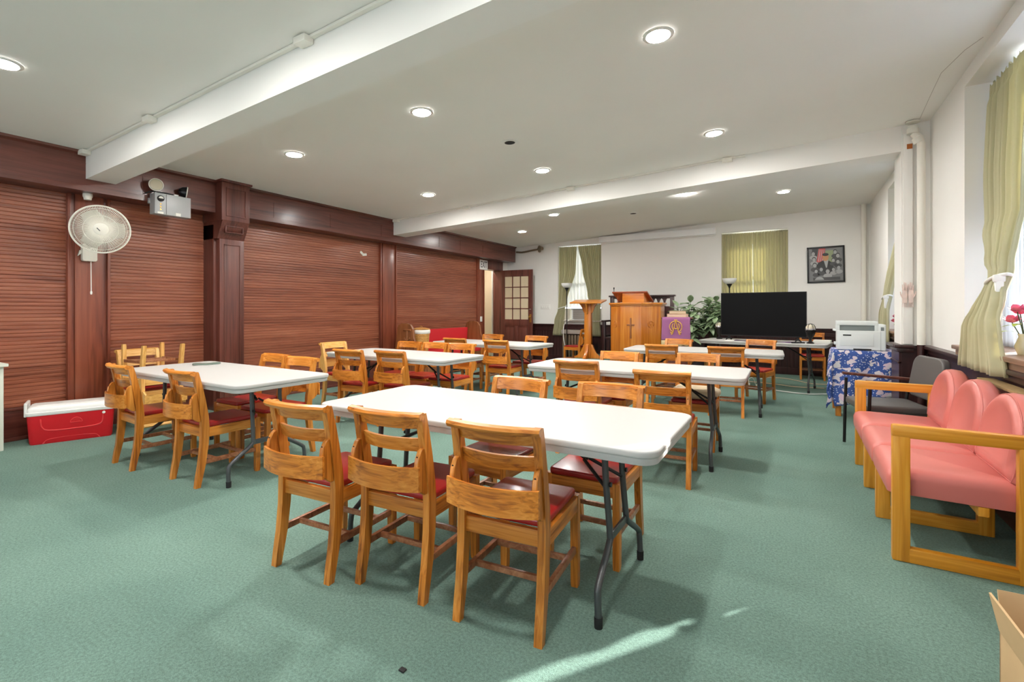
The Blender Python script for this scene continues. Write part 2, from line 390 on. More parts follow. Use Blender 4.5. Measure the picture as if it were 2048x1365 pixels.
# the big panelled pier
b = MB(); b.box(XL-.02, -6.08, 3.255, 3.557, 0, 2.3, .006)
b.box(XL-.02, -6.16, 3.225, 3.27, 0, 2.3, .004)
b.box(XL-.02, -5.96, 3.215, 3.56, 2.335, 2.80, .006); b.box(XL-.02, -5.93, 3.195, 3.58, 2.80, 2.86, .008)
b.prism([(-6.43, 2.12), (-6.08, 2.12), (-5.962, 2.336), (-6.43, 2.336)], 'y', 3.225, 3.555)
def framep(b, X, y0, y1, z0, z1, t=.008):
    for (a, c, d, e) in ((y0, y0+.012, z0, z1), (y1-.012, y1, z0, z1), (y0, y1, z0, z0+.012), (y0, y1, z1-.012, z1)): b.box(X-.003, X+t, a, c, d, e, .003)
framep(b, -6.08, 3.305, 3.51, .12, 2.06); framep(b, -5.96, 3.265, 3.51, 2.39, 2.74)
framep(b, -6.02, 3.275, 3.50, 2.19, 2.28, .03)
struct('trim_11', b, M['dark_wood_v'])
# roll-up tambour shutters, each bay one thing
def shutter(y0, y1, label):
    pitch = .0372; z = .315; b = MB(); prof = []
    while z < 2.44:
        prof += [(.002, z), (.006, z+.004), (.0072, z+pitch/2), (.006, z+pitch-.005), (.001, z+pitch-.002)]; z += pitch
    X = XL+.012
    b.rings([[(X+p, y0, q) for p, q in prof], [(X+p, y1, q) for p, q in prof]], closed=False)
    o = obj('roll_up_shutter', b, M['shutter'], ang=30)
    tag(o, label, 'shutter', 'slatted wooden shutters of the left wall')
    k = MB(); k.box(XL-.02, XL+.02, y0, y1, .02, .29, .004); k.box(XL-.02, XL+.034, y0, y1, .285, .315, .008); k.box(XL-.02, XL+.04, y0, y1, 0, .035, .008)
    obj('bottom_rail', k, M['dark_wood_y'], o)
    return o
shutter(YB+.1, -.6, 'slatted wooden shutter of the left wall behind the pale cabinet, out at the frame edge')
shutter(-.25, 1.905, 'slatted wooden shutter at the left picture edge, behind the red cooler')
shutter(2.26, 3.225, 'narrow slatted wooden shutter between the wall fan and the panelled pier')
shutter(3.557, 6.17, 'widest slatted wooden shutter, with a scrap of white tape near its top')
shutter(6.58, 9.21, 'slatted wooden shutter behind the red pew, nearest the exit door')
# wainscot
def wains_far(b, x0, x1):
    b.box(x0, x1, YF-.022, YF+.01, .12, .86); b.box(x0, x1, YF-.055, YF+.01, .865, .893, .008); b.box(x0, x1, YF-.035, YF+.01, .825, .865, .008)
    b.box(x0, x1, YF-.03, YF+.01, 0, .14, .006); b.box(x0, x1, YF-.032, YF, .73, .75, .004)
    n = int((x1-x0)/.07)
    for i in range(n): b.box(x0+i*.07+.002, x0+i*.07+.068, YF-.027, YF, .14, .73, .003, 1)
b = MB(); wains_far(b, -6.38, XR); struct('baseboard_far', b, M['wainscot'])
b = MB()
def wains_r(b, y0, y1, X=XR):
    b.box(X-.022, X+.01, y0, y1, 0, .86); b.box(X-.07, X+.01, y0, y1, .86, .893, .01); b.box(X-.04, X+.01, y0, y1, .815, .86, .01); b.box(X-.035, X+.01, y0, y1, 0, .14, .006)
    b.box(X-.032, X, y0, y1, .70, .72, .004)
wains_r(b, YB, 6.22); wains_r(b, 6.62, YF-.05)
wains_r(b, 6.20, 6.64, .935); b.box(.935, XR, 6.195, 6.225, 0, .86); b.box(.87, 1.03, 6.15, 6.225, .86, .893, .01); b.box(.90, 1.03, 6.18, 6.225, .815, .86, .01)
struct('baseboard_right', b, M['wainscot'])
# hallway seen through the door
b = MB(); b.box(-7.75, -7.6, 9.0, 10.95, 0, 2.9); b.box(-7.75, XL-.2, 10.95, 11.05, 0, 2.9); b.box(-7.75, XL-.2, 8.9, 9.0, 0, 2.9)
b.box(-7.75, XL-.2, 8.9, 11.05, 2.75, 2.85); struct('wall_hallway', b, M['cream_paint'], smooth=False)
b = MB(); b.box(-7.62, -7.55, 10.02, 10.14, 0, 2.12, .01); b.box(-7.62, -7.55, 9.2, 10.14, 2.04, 2.16, .01)
b.box(-7.61, -7.57, 9.2, 10.02, 0, 2.04)
struct('door_2', b, [M['honey']])
b = MB(); b.tube([(-6.75, 10.47, 0), (-6.75, 10.47, 2.74)], .03, 12); b.tube([(-6.75, 10.47, .95), (-6.75, 10.47, 1.07)], .042, 12); tag(obj('hall_pipe', b, M['pipe_paint']), 'cream vertical pipe just inside the hallway beyond the open doorway', 'pipe')
b = MB(); b.box(-7.575, -7.56, 9.3, 9.98, .02, 2.02, .004); obj('door_panel', b, M['paint'], bpy.data.objects['door_2'])
# ------------------------------------------------------------------ open door
d1 = bpy.data.objects.new('door_1', None); COL.objects.link(d1); d1['kind'] = 'structure'; d1.location = (-6.36, 10.255, 0); d1.rotation_euler = (0, 0, radians(3))
b = MB()
for (x0, x1, z0, z1) in ((0, .115, .02, 2.22), (.765, .88, .02, 2.22), (.115, .765, 2.06, 2.22), (.115, .765, .84, 1.0), (.115, .765, .02, .22), (.40, .48, .22, .84)):
    b.box(x0, x1, -.02, .02, z0, z1, .003)
b.box(.11, .77, -.008, .008, .2, .86)
for (x0, x1) in ((.15, .37), (.51, .73)): b.box(x0, x1, -.014, .014, .27, .79, .006)
obj('door_leaf', b, M['dark_wood_v'], d1)
b = MB()
for i in (1, 2): b.box(.115+.65*i/3-.011, .115+.65*i/3+.011, -.014, .014, 1.0, 2.06)
for i in (1, 2, 3): b.box(.115, .765, -.014, .014, 1.0+1.06*i/4-.011, 1.0+1.06*i/4+.011)
obj('muntins', b, M['dark_wood_v'], d1)
b = MB(); b.box(.112, .768, -.004, .004, .998, 2.063); obj('pane', b, M['frost'], d1)
b = MB(); b.box(.80, .85, -.026, -.018, .93, 1.13, .003)
b.lathe([(.012, 0), (.012, .03), (.028, .04), (.03, .055), (.02, .066), (.001, .068)], 16, Matrix.Translation((.825, -.024, 1.06))@Matrix.Rotation(pi/2, 4, 'X'))
obj('door_handle', b, M['brass'], d1)
b = MB(); b.box(.785, .845, -.028, -.018, 1.24, 1.26); obj('latch', b, M['chrome'], d1)
t = thing('hallway_fill_light', 'round ceiling lamp added out of view to light the hallway beyond the open door', 'ceiling light', (-6.95, 9.9, 2.749))  # unseen lamp, added to brighten the hallway
b = MB(); b.lathe([(.001, 0), (.14, 0), (.14, -.03)], 24); obj('base', b, M['white_plastic'], t)
b = MB(); b.lathe([(.13, -.03), (.12, -.06), (.06, -.085), (.001, -.09)], 20); obj('lamp_shade', b, mat('lit_shade', (1, .9, .7, 1), .5, emis=60), t)
# exit sign
ex = thing('exit_sign', 'white plate with black EXIT letters above the open doorway', 'sign', (XL+.066, 9.45, 2.30))
b = MB(); b.box(-.006, .004, -.165, .165, -.115, .115, .003); obj('sign_plate', b, M['white_plastic'], ex)
def text(body, size, material, parent, mtx, ext=.002, name='lettering', xs=1):
    cu = bpy.data.curves.new('t', 'FONT'); cu.body = body; cu.size = size; cu.extrude = ext; cu.align_x = 'CENTER'; cu.align_y = 'CENTER'
    t = bpy.data.objects.new('t', cu); COL.objects.link(t)
    dg = bpy.context.evaluated_depsgraph_get(); me = bpy.data.meshes.new_from_object(t.evaluated_get(dg))
    bpy.data.objects.remove(t)
    me.transform(mtx@Matrix.Diagonal((xs, 1, 1, 1))); me.materials.clear(); me.materials.append(material)
    o = bpy.data.objects.new(name, me); COL.objects.link(o); o.parent = parent; return o
FACE_X = Matrix(((0, 0, 1, 0), (1, 0, 0, 0), (0, 1, 0, 0), (0, 0, 0, 1)))     # text facing +X, reading along +Y
bm_ = text('EXIT', .21, M['black'], ex, Matrix.Translation((.006, 0, 0))@FACE_X, xs=.62)
# tape scrap on the wide shutter
b = MB(); b.box(0, .003, -.075, 0, -.012, .03, M=Matrix.Rotation(radians(-35), 4, 'X')); b.box(0, .003, -.01, .085, -.018, .024, M=Matrix.Rotation(radians(8), 4, 'X'))
o = obj('tape_scrap', b, M['paper']); o.location = (XL+.022, 5.80, 2.185); tag(o, 'bent scrap of white tape stuck high on the widest shutter', 'tape')
b = MB(); b.box(0, .012, -.04, .04, -.06, .06, .004); o = obj('switch_plate', b, M['white_plastic']); o.location = (XL+.056, 9.35, 1.02)
tag(o, 'small white switch plate on the post left of the exit doorway', 'switch')
b = MB(); b.box(-.13, .13, -.012, 0, -.06, .06, .004)
for i in range(4): b.box(-.10+i*.055, -.075+i*.055, -.02, -.01, -.02, .02, .002)
o = obj('switch_plate', b, M['white_plastic']); o.location = (-5.30, YF, 1.31); tag(o, 'white four gang switch plate on the far wall left of the curtained window', 'switch')
# pipe bundle at the ceiling corner
b = MB(); b.tube(smoothpath([(-6.09, 10.56, 2.70), (-5.9, 10.55, 2.685), (-5.6, 10.55, 2.72), (-5.42, 10.55, 2.735)]), .022); b.tube([(-5.45, 10.55, 2.745), (-5.33, 10.5, 2.74)], .045); b.tube([(-5.40, 10.52, 2.73), (-5.36, 10.42, 2.67)], .04); b.tube([(-5.43, 10.55, 2.74), (-5.40, 10.50, 2.79)], .04)
tag(obj('pipe_elbow', b, M['radiator']), 'bare grey pipe with a valve coming out of the far ceiling corner', 'pipe')

# ------------------------------------------------------------------ windows
def window(name, axis, a0, a1, z0, z1, pos, dark=False, t=.055):
    """sash window set in a recess; axis x -> far wall, axis y -> right wall"""
    b = MB(); B = (lambda p, q, z, w, d0=-.03, d1=.03: b.box(p, q, pos+d0, pos+d1, z, w, .004)) if axis == 'x' else (lambda p, q, z, w, d0=-.03, d1=.03: b.box(pos+d0, pos+d1, p, q, z, w, .004))
    B(a0, a0+t, z0, z1); B(a1-t, a1, z0, z1); B(a0, a1, z1-t, z1); B(a0, a1, z0, z0+t); zm = (z0+z1)/2; B(a0, a1, zm-.03, zm+.03)
    w = struct(name, b, M['frame_dark'] if dark else M['frame_white'])
    g = MB(); B2 = (lambda p, q, z, w: g.box(p, q, pos-.003, pos+.003, z, w)) if axis == 'x' else (lambda p, q, z, w: g.box(pos-.003, pos+.003, p, q, z, w))
    B2(a0+t, a1-t, z0+t, zm-.03); B2(a0+t, a1-t, zm+.03, z1-t)
    obj('window_pane', g, M['glass'], w); return w
w = window('window_1', 'x', *W1, YF+.27); s = MB(); s.box(W1[0]-.03, W1[1]+.03, YF-.08, YF+.26, .955, .985, .006); obj('window_sill', s, M['radiator_top'], w)
w = window('window_2', 'x', *W2, YF+.27, t=.23); s = MB(); s.box(W2[0]-.03, W2[1]+.03, YF-.06, YF+.26, .955, .985, .006); obj('window_sill', s, M['sill_wood'], w)
for i, (a, c, z0, z1) in enumerate(WR):
    w = window('window_%d' % (i+3), 'y', a, c, z0, z1, XR+.28, dark=(i == 1))
    s = MB(); s.box(XR-.075, XR+.26, a-.03, c+.03, .935, .968, .008); s.box(XR-.05, XR+.02, a-.03, c+.03, .885, .936, .012); obj('window_sill', s, M['sill_wood'], w)
b = MB()
for (x0, x1, z1) in ((-5.0, -3.5, 2.3), (-1.9, -.4, 2.4)):
    for (p, q, r, s_) in ((x0, x0+.06, .9, z1), (x1-.06, x1, .9, z1), (x0, x1, .9, .96), (x0, x1, z1-.06, z1), ((x0+x1)/2-.03, (x0+x1)/2+.03, .9, z1)):
        b.box(p, q, YB-.16, YB-.1, r, s_)
w = struct('window_6', b, M['frame_white'])  # unseen windows, added so daylight fills the room from behind the camera
g = MB()
for (x0, x1, z1) in ((-5.0, -3.5, 2.3), (-1.9, -.4, 2.4)): g.box(x0+.05, x1-.05, YB-.133, YB-.127, .95, z1-.05)
obj('window_pane', g, M['glass'], w)
# ------------------------------------------------------------------ curtains
def curtain(name, label, cat, P0, P1, n, z_top, z_bot, prof, folds, matl, amp=.028, amp_pinch=.018, group=None, ruffle=True, outward=None, ph=0.):
    """P0->P1 the rod line (xy), n the direction into the room, prof: list of (t, s_left, s_right), t = 0 at the top"""
    P0 = Vector((*P0, 0)); P1 = Vector((*P1, 0)); n = Vector((*n, 0))
    def ab(t):
        for (t0, a0, b0), (t1, a1, b1) in zip(prof, prof[1:]):
            if t <= t1:
                k = (t-t0)/(t1-t0) if t1 > t0 else 0; k = k*k*(3-2*k)
                return a0+(a1-a0)*k, b0+(b1-b0)*k
        return prof[-1][1:]
    W = (P1-P0).length; w0 = prof[0][2]-prof[0][1]
    def fn(s, t):
        a, c = ab(t); wd = (c-a)/w0
        A = amp*min(1, .45+.55*wd)+amp_pinch*(1-min(1, wd))
        off = A*(sin(2*pi*folds*s+ph+.5*sin(3.1*t))+.35*sin(2*pi*folds*2.3*s+1.3+2*t))
        if t < .05: off *= .5
        p = P0.lerp(P1, a+(c-a)*s)+n*(off+(outward(t) if outward else 0))
        z = z_top+(z_bot-z_top)*t
        if ruffle and t == 0: z += .012*sin(2*pi*folds*2*s)
        return (p.x, p.y, z)
    b = MB(); b.surf(fn, int(folds*12), 44)
    o = obj(name, b, matl, ang=180)
    sd = o.modifiers.new('thick', 'SOLIDIFY'); sd.thickness = .003; sd.offset = 0
    tag(o, label, cat, group)
    return o, fn
def tieback(parent, fn, t, tail=True):
    ps = [Vector(fn(s, t)) for s in [i/20 for i in range(21)]]
    c = sum(ps, Vector())/21; rx = max((p-c).length for p in ps)+.012
    d = (ps[-1]-ps[0]); d.z = 0; d.normalize(); e = Vector((d.y, -d.x, 0))
    loop = [c+d*rx*cos(a)+e*.05*sin(a)+Vector((0, 0, .03*cos(a))) for a in [2*pi*i/24 for i in range(24)]]
    b = MB(); b.tube(loop, .011, closed=True)
    if tail:
        b.box(-.022, .022, -.018, .018, -.15, .015, .012, M=Matrix.Translation(c+d*rx*.8+e*.03)); b.box(-.03, .03, -.02, .02, -.02, .03, .012, M=Matrix.Translation(c+d*rx*.8+e*.03))
    obj('tieback', b, M['cord_white'], parent)
G = 'sage green curtains'
# far wall, left window: crossed-back pair
yc = YF+.06
o, f = curtain('curtain', 'sage curtain tied back at left side of window beside the floor lamp', 'curtain', (-4.95, yc), (-3.87, yc), (0, -1), 2.76, .62, [(0, .0, .42), (.25, .0, .40), (.62, .02, .22), (.70, .02, .18), (.85, -.06, .17), (1, -.10, .16)], 9, M['sage'], .02, group=G, outward=lambda t: .14 if t > .8 else .14*max(0, (t-.3)/.5))
tieback(o, f, .69, False)
o, f = curtain('curtain', 'sage curtain tied back at right side of the window behind the lectern', 'curtain', (-4.95, yc), (-3.87, yc), (0, -1), 2.76, .62, [(0, .46, 1.), (.25, .56, 1.), (.55, .70, 1.), (.66, .78, 1.0), (.85, .82, 1.0), (1, .84, 1.02)], 12, M['sage'], .02, group=G, outward=lambda t: .12 if t > .8 else .12*max(0, (t-.3)/.5))
tieback(o, f, .655, False)
curtain('sheer_curtain', 'white sheer curtain in the window behind the lectern', 'curtain', (-4.93, YF+.2), (-3.89, YF+.2), (0, -1), 2.74, 1.29, [(0, 0, 1), (1, 0, 1)], 11, M['sheer_dense'], .018, ruffle=False)
# far wall, right window: closed pair
o, f = curtain('curtain', 'sage curtain drawn over left half of the window behind the television', 'curtain', (-1.27, yc), (-.13, yc), (0, -1), 2.78, .90, [(0, -.02, .478), (1, -.02, .49)], 9, M['sage'], .02, group=G)
o, f = curtain('curtain', 'sage curtain drawn over right half of the window, left of the framed print', 'curtain', (-1.27, yc), (-.13, yc), (0, -1), 2.78, .90, [(0, .482, 1.02), (1, .495, 1.02)], 10, M['sage'], .02, group=G, ph=1)
def rod(p0, p1, label):
    b = MB(); b.tube([p0, p1], .011, 8); tag(obj('curtain_rod', b, M['fan_white']), label, 'rod')
rod((-4.955, yc+.02, 2.74), (-3.865, yc+.02, 2.74), 'thin curtain rod across the window head left of the projector screen case')
rod((-1.285, yc+.02, 2.765), (-.115, yc+.02, 2.765), 'thin curtain rod across the window head right of the projector screen case')
# right wall, near window
P0, P1 = (1.33, 5.07), (1.33, 3.33)
out = lambda t: (0 if t < .25 else .16*((t-.25)/.3) if t < .55 else .16+.09*min(1, (t-.55)/.25))
o, f = curtain('curtain', 'large sage curtain gathered by a white tie at near right window', 'curtain', P0, P1, (-1, 0), 2.975, .84, [(0, .0, .365), (.3, .0, .38), (.52, .05, .395), (.64, .19, .415), (.70, .325, .45), (.735, .33, .45), (.80, .28, .515), (.88, .22, .58), (1, .18, .63)], 8, M['sage'], .03, .022, group=G, outward=lambda t: .02+.08*t if t < .5 else .06+.09*(t-.5)/.2 if t < .7 else .15+.105*min(1, (t-.7)/.15))
tieback(o, f, .715)
o, f = curtain('sheer_curtain', 'white sheer curtain beside the large sage curtain at near right window', 'curtain', (1.385, 5.08), (1.385, 3.32), (-1, 0), 2.97, .972, [(0, .0, .258), (1, .0, .258)], 7, M['sheer'], .012, ruffle=False)
o, f = curtain('sheer_curtain', 'white sheer curtain over the nearer part of near right window', 'curtain', (1.385, 5.08), (1.385, 3.32), (-1, 0), 2.97, .972, [(0, .36, 1.), (1, .36, 1.)], 14, M['sheer'], .012, ruffle=False)
rod((1.33, 5.09, 2.955), (1.33, 3.31, 2.955), 'thin curtain rod at the head of the near right window')
# right wall, far window
P0, P1 = (1.30, 8.70), (1.30, 7.23)
o, f = curtain('curtain', 'sage curtain tied back at the right window behind the printer', 'curtain', P0, P1, (-1, 0), 2.94, .80, [(0, .0, .42), (.3, .03, .42), (.62, .2, .42), (.72, .27, .42), (.85, .16, .46), (1, .06, .50)], 8, M['sage'], .03, .02, group=G, outward=out)
tieback(o, f, .715)
curtain('sheer_curtain', 'white sheer curtain in the right window behind the printer', 'curtain', (1.385, 8.71), (1.385, 7.22), (-1, 0), 2.94, .972, [(0, 0, 1.), (1, 0, 1.)], 14, M['sheer'], .012, ruffle=False)
curtain('sheer_curtain', 'white sheer curtain in the right window nearest the camera side', 'curtain', (1.385, .58), (1.385, -1.18), (-1, 0), 2.96, .972, [(0, 0, 1.), (1, 0, 1.)], 14, M['sheer'], .012, ruffle=False)
rod((1.30, 8.72, 2.92), (1.30, 7.21, 2.92), 'thin curtain rod at the head of the right window behind the printer')

# ------------------------------------------------------------------ ceiling fittings
t0 = thing('recessed_light', 'lit', 'ceiling light', (0, 0, 0), 0, 'round recessed ceiling lights')
b = MB(); b.lathe([(.076, -.001), (.098, -.001), (.098, -.006), (.088, -.011), (.076, -.011)], 32, hollow=True); obj('trim_ring', b, M['white_plastic'], t0)
b = MB(); b.lathe([(.075, -.002), (.075, -.009), (.0001, -.0095)], 20); obj('lens', b, M['lamp_on'], t0)
LP = [(-.77, 3.19, 'lit recessed ceiling light nearest the camera, right of centre'), (-2.78, 3.18, 'lit recessed ceiling light in front of the first beam, middle column'), (-4.54, 3.19, 'lit recessed ceiling light just past the first beam, near the wooden shutters'),
      (-.71, 5.26, 'lit recessed ceiling light nearest the right wall before the second beam'), (-2.68, 5.29, 'lit recessed ceiling light midway across, just before the second beam'), (-4.50, 5.29, 'lit recessed ceiling light before the second beam, nearest the shutters'),
      (-.15, 8.53, 'lit recessed ceiling light past the second beam toward the framed print'), (-3.66, 7.66, 'lit recessed ceiling light past the second beam, right one of the left pair'), (-4.89, 8.71, 'lit recessed ceiling light closest to the exit door'),
      (-4.52, 1.03, 'lit recessed ceiling light at the left picture edge before the first beam'), (-2.7, 1.03, 'recessed ceiling light overhead, left of the camera'), (-.75, 1.03, 'recessed ceiling light overhead, right of the camera')]
tilt = -math.atan(.043)
for i, (x, y, l) in enumerate(LP):
    if i == 0: t0['label'] = l; t0.location = (x, y, cz(x)-.001); t0.rotation_euler = (0, tilt, 0)
    else: dup(t0, l, (x, y, cz(x)-.001), (0, tilt, 0))
b = MB(); b.lathe([(.055, 0), (.055, -.010), (.04, -.016), (.0001, -.018)], 20); o = obj('flush_light', b, M['lamp_on']); o.location = (-1.45, 7.71, cz(-1.45)); o.rotation_euler = (0, tilt, 0)
tag(o, 'small lit flush ceiling fitting past the second beam, right of centre', 'ceiling light')
for (x, y, l) in ((-2.53, 4.25, 'dark empty round hole with ring in the ceiling before the second beam'), (-2.5, 8.53, 'dark empty round hole with ring in the ceiling near the far wall')):
    t = thing('ceiling_hole', l, 'ceiling fitting', (x, y, cz(x)-.001), (0, tilt, 0), 'empty lamp holes')
    b = MB(); b.lathe([(.055, 0), (.085, 0), (.085, -.006), (.055, -.006)], 24, hollow=True); obj('ring', b, M['white_plastic'], t)
    b = MB(); b.lathe([(.056, -.001), (.056, -.003), (.0001, -.003)], 20); obj('opening', b, M['rubber'], t)
def raceway(y, x0, x1, boxes, label):
    t = thing('cable_raceway', label, 'raceway', (0, 0, 0))
    b = MB(); z0, z1 = cz(x0), cz(x1)
    b.hexa([(x0, y-.03, z0-.02), (x1, y-.03, z1-.02), (x1, y-.002, z1-.02), (x0, y-.002, z0-.02), (x0, y-.03, z0-.002), (x1, y-.03, z1-.002), (x1, y-.002, z1-.002), (x0, y-.002, z0-.002)])
    obj('channel', b, M['pipe_paint'], t)
    for x in boxes:
        b = MB(); b.box(-.055, .055, -.035, .035, -.022, .022, .006, M=Matrix.Translation((x, y-.037, cz(x)-.029))); obj('junction_box', b, M['pipe_paint'], t)
raceway(1.97, -6.0, .5, (-6.02, -4.68, -2.66), 'painted cable raceway with junction boxes along the first beam')
raceway(6.236, -6.0, -.5, (-6.0, -4.49, -2.7, -.69), 'painted cable raceway with junction boxes along the second beam')
# hairline crack in the ceiling
b = MB(); pts = [(1.06, 6.1), (1.02, 5.4), (1.0, 5.0), (1.06, 4.65), (1.12, 4.5)]
b.tube([(x, y, cz(x)-.0005) for x, y in pts], .0016, 5); tag(obj('ceiling_crack', b, M['radiator_top']), 'thin grey crack across the ceiling corner above the pipes', 'crack')
# projector screen case
t = thing('projector_screen_case', 'long white projector screen case on the far wall between the windows', 'screen', (0, 0, 0))
b = MB(); b.box(-3.86, -1.385, YF-.17, YF-.001, 2.775, 2.905, .006); obj('case', b, M['frame_white'], t)
b = MB(); b.box(-3.83, -1.41, YF-.09, YF-.06, 2.76, 2.775); obj('pull_bar', b, M['white_plastic'], t)
# pipes
b = MB(); b.tube([(1.06, 10.56, 0), (1.06, 10.56, cz(1.06))], .04, 14); tag(obj('riser_pipe', b, M['pipe_paint']), 'white riser pipe in the far right corner beside the framed print', 'pipe')
t = thing('riser_pipe', 'white elbowed riser pipe on the pilaster under the second beam', 'pipe', (0, 0, 0))
b = MB(); b.tube([(1.075, 6.125, 0), (1.075, 6.125, .90)], .0335, 14); obj('pipe_foot', b, M['wainscot'], t)
b = MB(); b.tube([(1.075, 6.125, .90), (1.075, 6.13, 2.88), (1.06, 6.13, 2.95), (1.01, 6.13, 3.0)], .034, 14); obj('pipe_run', b, M['pipe_paint'], t)
b = MB(); b.lathe([(.05, 0), (.05, .05), (.04, .06), (.04, .075)], 16, Matrix.Translation((1.01, 6.13, cz(1.01)-.13))); b.lathe([(.045, 0), (.045, .05), (.036, .06)], 16, Matrix.Translation((1.06, 6.13, 2.90))@Matrix.Rotation(radians(-20), 4, 'Y')); b.lathe([(.06, 0), (.055, .012)], 16, Matrix.Translation((1.01, 6.13, cz(1.01)-.02))); obj('fitting', b, M['pipe_paint'], t)
b = MB(); b.box(.945, 1.02, 6.185, 6.219, .9, 3.02, .004); obj('boxing', b, M['paint'], t)
b = MB(); b.box(-.022, .022, -.002, 0, -.025, .025); o = obj('sticker', b, M['sticker']); o.location = (.995, 6.184, 2.89)
tag(o, 'small square orange sticker beside the riser pipe at the ceiling', 'sticker')
# carved hands on the pilaster
t = thing('carved_hands', 'pale pink carved pair of praying hands on the pilaster', 'wall ornament', (.978, 6.184, 1.40), 0)
b = MB()
def hand(b, x, fl):
    palm = [(x-.035, -.10), (x+.035, -.10), (x+.045, .0), (x+.03, .05), (x-.03, .05), (x-.045, 0)]
    b.prism(palm, 'y', -.02, -.001, .006)
    for i, (dx, l) in enumerate(((-.028, .07), (-.009, .095), (.011, .09), (.03, .06))):
        b.tube([(x+dx, -.011, .04), (x+dx*1.2, -.014, .05+l*.6), (x+dx*1.3, -.018, .05+l)], [.010, .009, .006], 8)
    b.tube([(x+fl*.035, -.011, -.04), (x+fl*.062, -.02, .0), (x+fl*.07, -.022, .035)], [.011, .010, .007], 8)
    for i in range(4): b.tube([(x-.03+.02*i, -.01, -.09), (x-.036+.023*i, -.012, -.15)], [.007, .004], 6)
hand(b, -.045, -1); hand(b, .05, 1)
b.bm.transform(Matrix.Diagonal((.52, .8, .85, 1)))
obj('hands', b, mat('carved_pink', lin(228, 206, 198), .6, var=.12, vscale=25), t)

# ------------------------------------------------------------------ wall fan
fan = thing('wall_fan', 'cream oscillating wall fan with round grille on the post', 'fan', (-6.355, 2.07, 0))
b = MB(); b.prism(rrect(-.062, .062, 1.75, 1.93, .02), 'x', .0, .055, .008); b.prism([(-.09, 1.80), (-.06, 1.83), (-.06, 1.86), (-.075, 1.86)], 'x', .01, .03)
obj('wall_mount', b, M['fan_white'], fan)
b = MB(); b.tube(smoothpath([(.03, 0, 1.90), (.09, 0, 1.94), (.16, -.01, 1.99), (.23, -.02, 2.04)]), .028, 12); obj('arm', b, M['fan_white'], fan)
b = MB(); b.tube([(.045, .01, 1.76), (.045, .012, 1.44)], .004, 6); b.lathe([(.003, .02), (.009, .01), (.009, -.012), (.005, -.02)], 10, Matrix.Translation((.045, .012, 1.425))); obj('pull_cord', b, M['paper'], fan)
fc = Vector((.385, -.025, 2.05)); fd = Vector((5.95, -1.95, -.62)).normalized()
Q = Matrix.Translation(fc)@fd.to_track_quat('Z', 'Y').to_matrix().to_4x4()
b = MB(); b.lathe([(.055, -.17), (.075, -.15), (.075, -.075), (.05, -.06)], 20, Q); obj('motor_housing', b, M['fan_white'], fan)
b = MB()
for k in range(3):
    t_ = bmesh.new()
    def bl(s, r, k=k):
        a = 2*pi*k/3+(s-.5)*1.5*(.55+.45*sin(pi*min(1, r*1.2))); rr = .04+.155*r
        return Q@Vector((rr*cos(a), rr*sin(a), -.02+.04*(s-.5)))
    t_.free(); b.surf(bl, 8, 8)
o = obj('blades', b, mat('fan_blade', lin(204, 198, 186), .4), fan); sd = o.modifiers.new('t', 'SOLIDIFY'); sd.thickness = .003
b = MB(); R = .232
for k in range(108):
    a = 2*pi*k/108; c_, s_ = cos(a), sin(a)
    b.tube([(c_*r, s_*r, z) for r, z in ((.06, .052), (.13, .048), (.20, .03), (R, -.005))],  .0023, 4, M=Q)
    if k % 2 == 0: b.tube([(c_*r, s_*r, z) for r, z in ((R, -.01), (.2, -.05), (.1, -.07), (.05, -.07))], .0014, 4, M=Q)
for r, z, w in ((R, -.005, .009), (.205, .028, .0022), (.135, .047, .003)): b.tube([(r*cos(2*pi*k/64), r*sin(2*pi*k/64), z) for k in range(64)], w, 6, True, M=Q)
obj('grille', b, M['fan_white'], fan)
b = MB(); b.lathe([(.0001, .046), (.06, .046), (.062, .052), (.05, .059), (.0001, .061)], 28, Q); h = obj('grille_badge', b, M['fan_white'], fan)
b = MB(); b.box(-.019, .019, -.004, .004, .0600, .0625, M=Q@Matrix.Translation((-.018, -.004, 0))@Matrix.Rotation(radians(-50), 4, 'Z')); obj('badge_mark', b, M['grey_metal'], h)
# smoke detector
b = MB(); b.lathe([(.04, 0), (.04, -.03), (.034, -.04), (.03, -.062), (.0001, -.065)], 20); o = obj('smoke_detector', b, M['fan_white']); o.location = (-6.24, 2.03, 2.434)
tag(o, 'small cream detector under the soffit just above the wall fan', 'detector')
# emergency light
em = thing('emergency_light', 'grey emergency light box with two lamp heads below the first beam', 'emergency light', (XS, 2.70, 2.41))
b = MB(); b.box(.0, .12, -.18, .18, -.115, .115, .004); b.box(-.001, .02, -.2, .2, .0, .06); obj('case', b, mat('case_grey', lin(172, 174, 175), .4, metal=.1), em)
b = MB(); b.box(.118, .1225, -.072, -.068, -.11, .11); b.lathe([(.034, 0), (.034, .008), (.028, .012), (.001, .012)], 24, Matrix.Translation((.119, -.125, .055))@Matrix.Rotation(pi/2, 4, 'Y')); obj('gauge', b, M['dark_metal'], em)
b = MB(); b.prism(arc(-.125, .055, .024, 0, 180, 10), 'x', .128, .133)
b.box(.119, .1225, -.155, -.098, -.11, -.09); b.box(.119, .1225, .025, .075, -.112, -.078); obj('sticker', b, M['paper'], em)
b = MB()
for z in (-.005, -.035, -.065): b.lathe([(.008, 0), (.008, .006)], 10, Matrix.Translation((.119, -.125, z))@Matrix.Rotation(pi/2, 4, 'Y'))
obj('indicator', b, M['brass'], em)
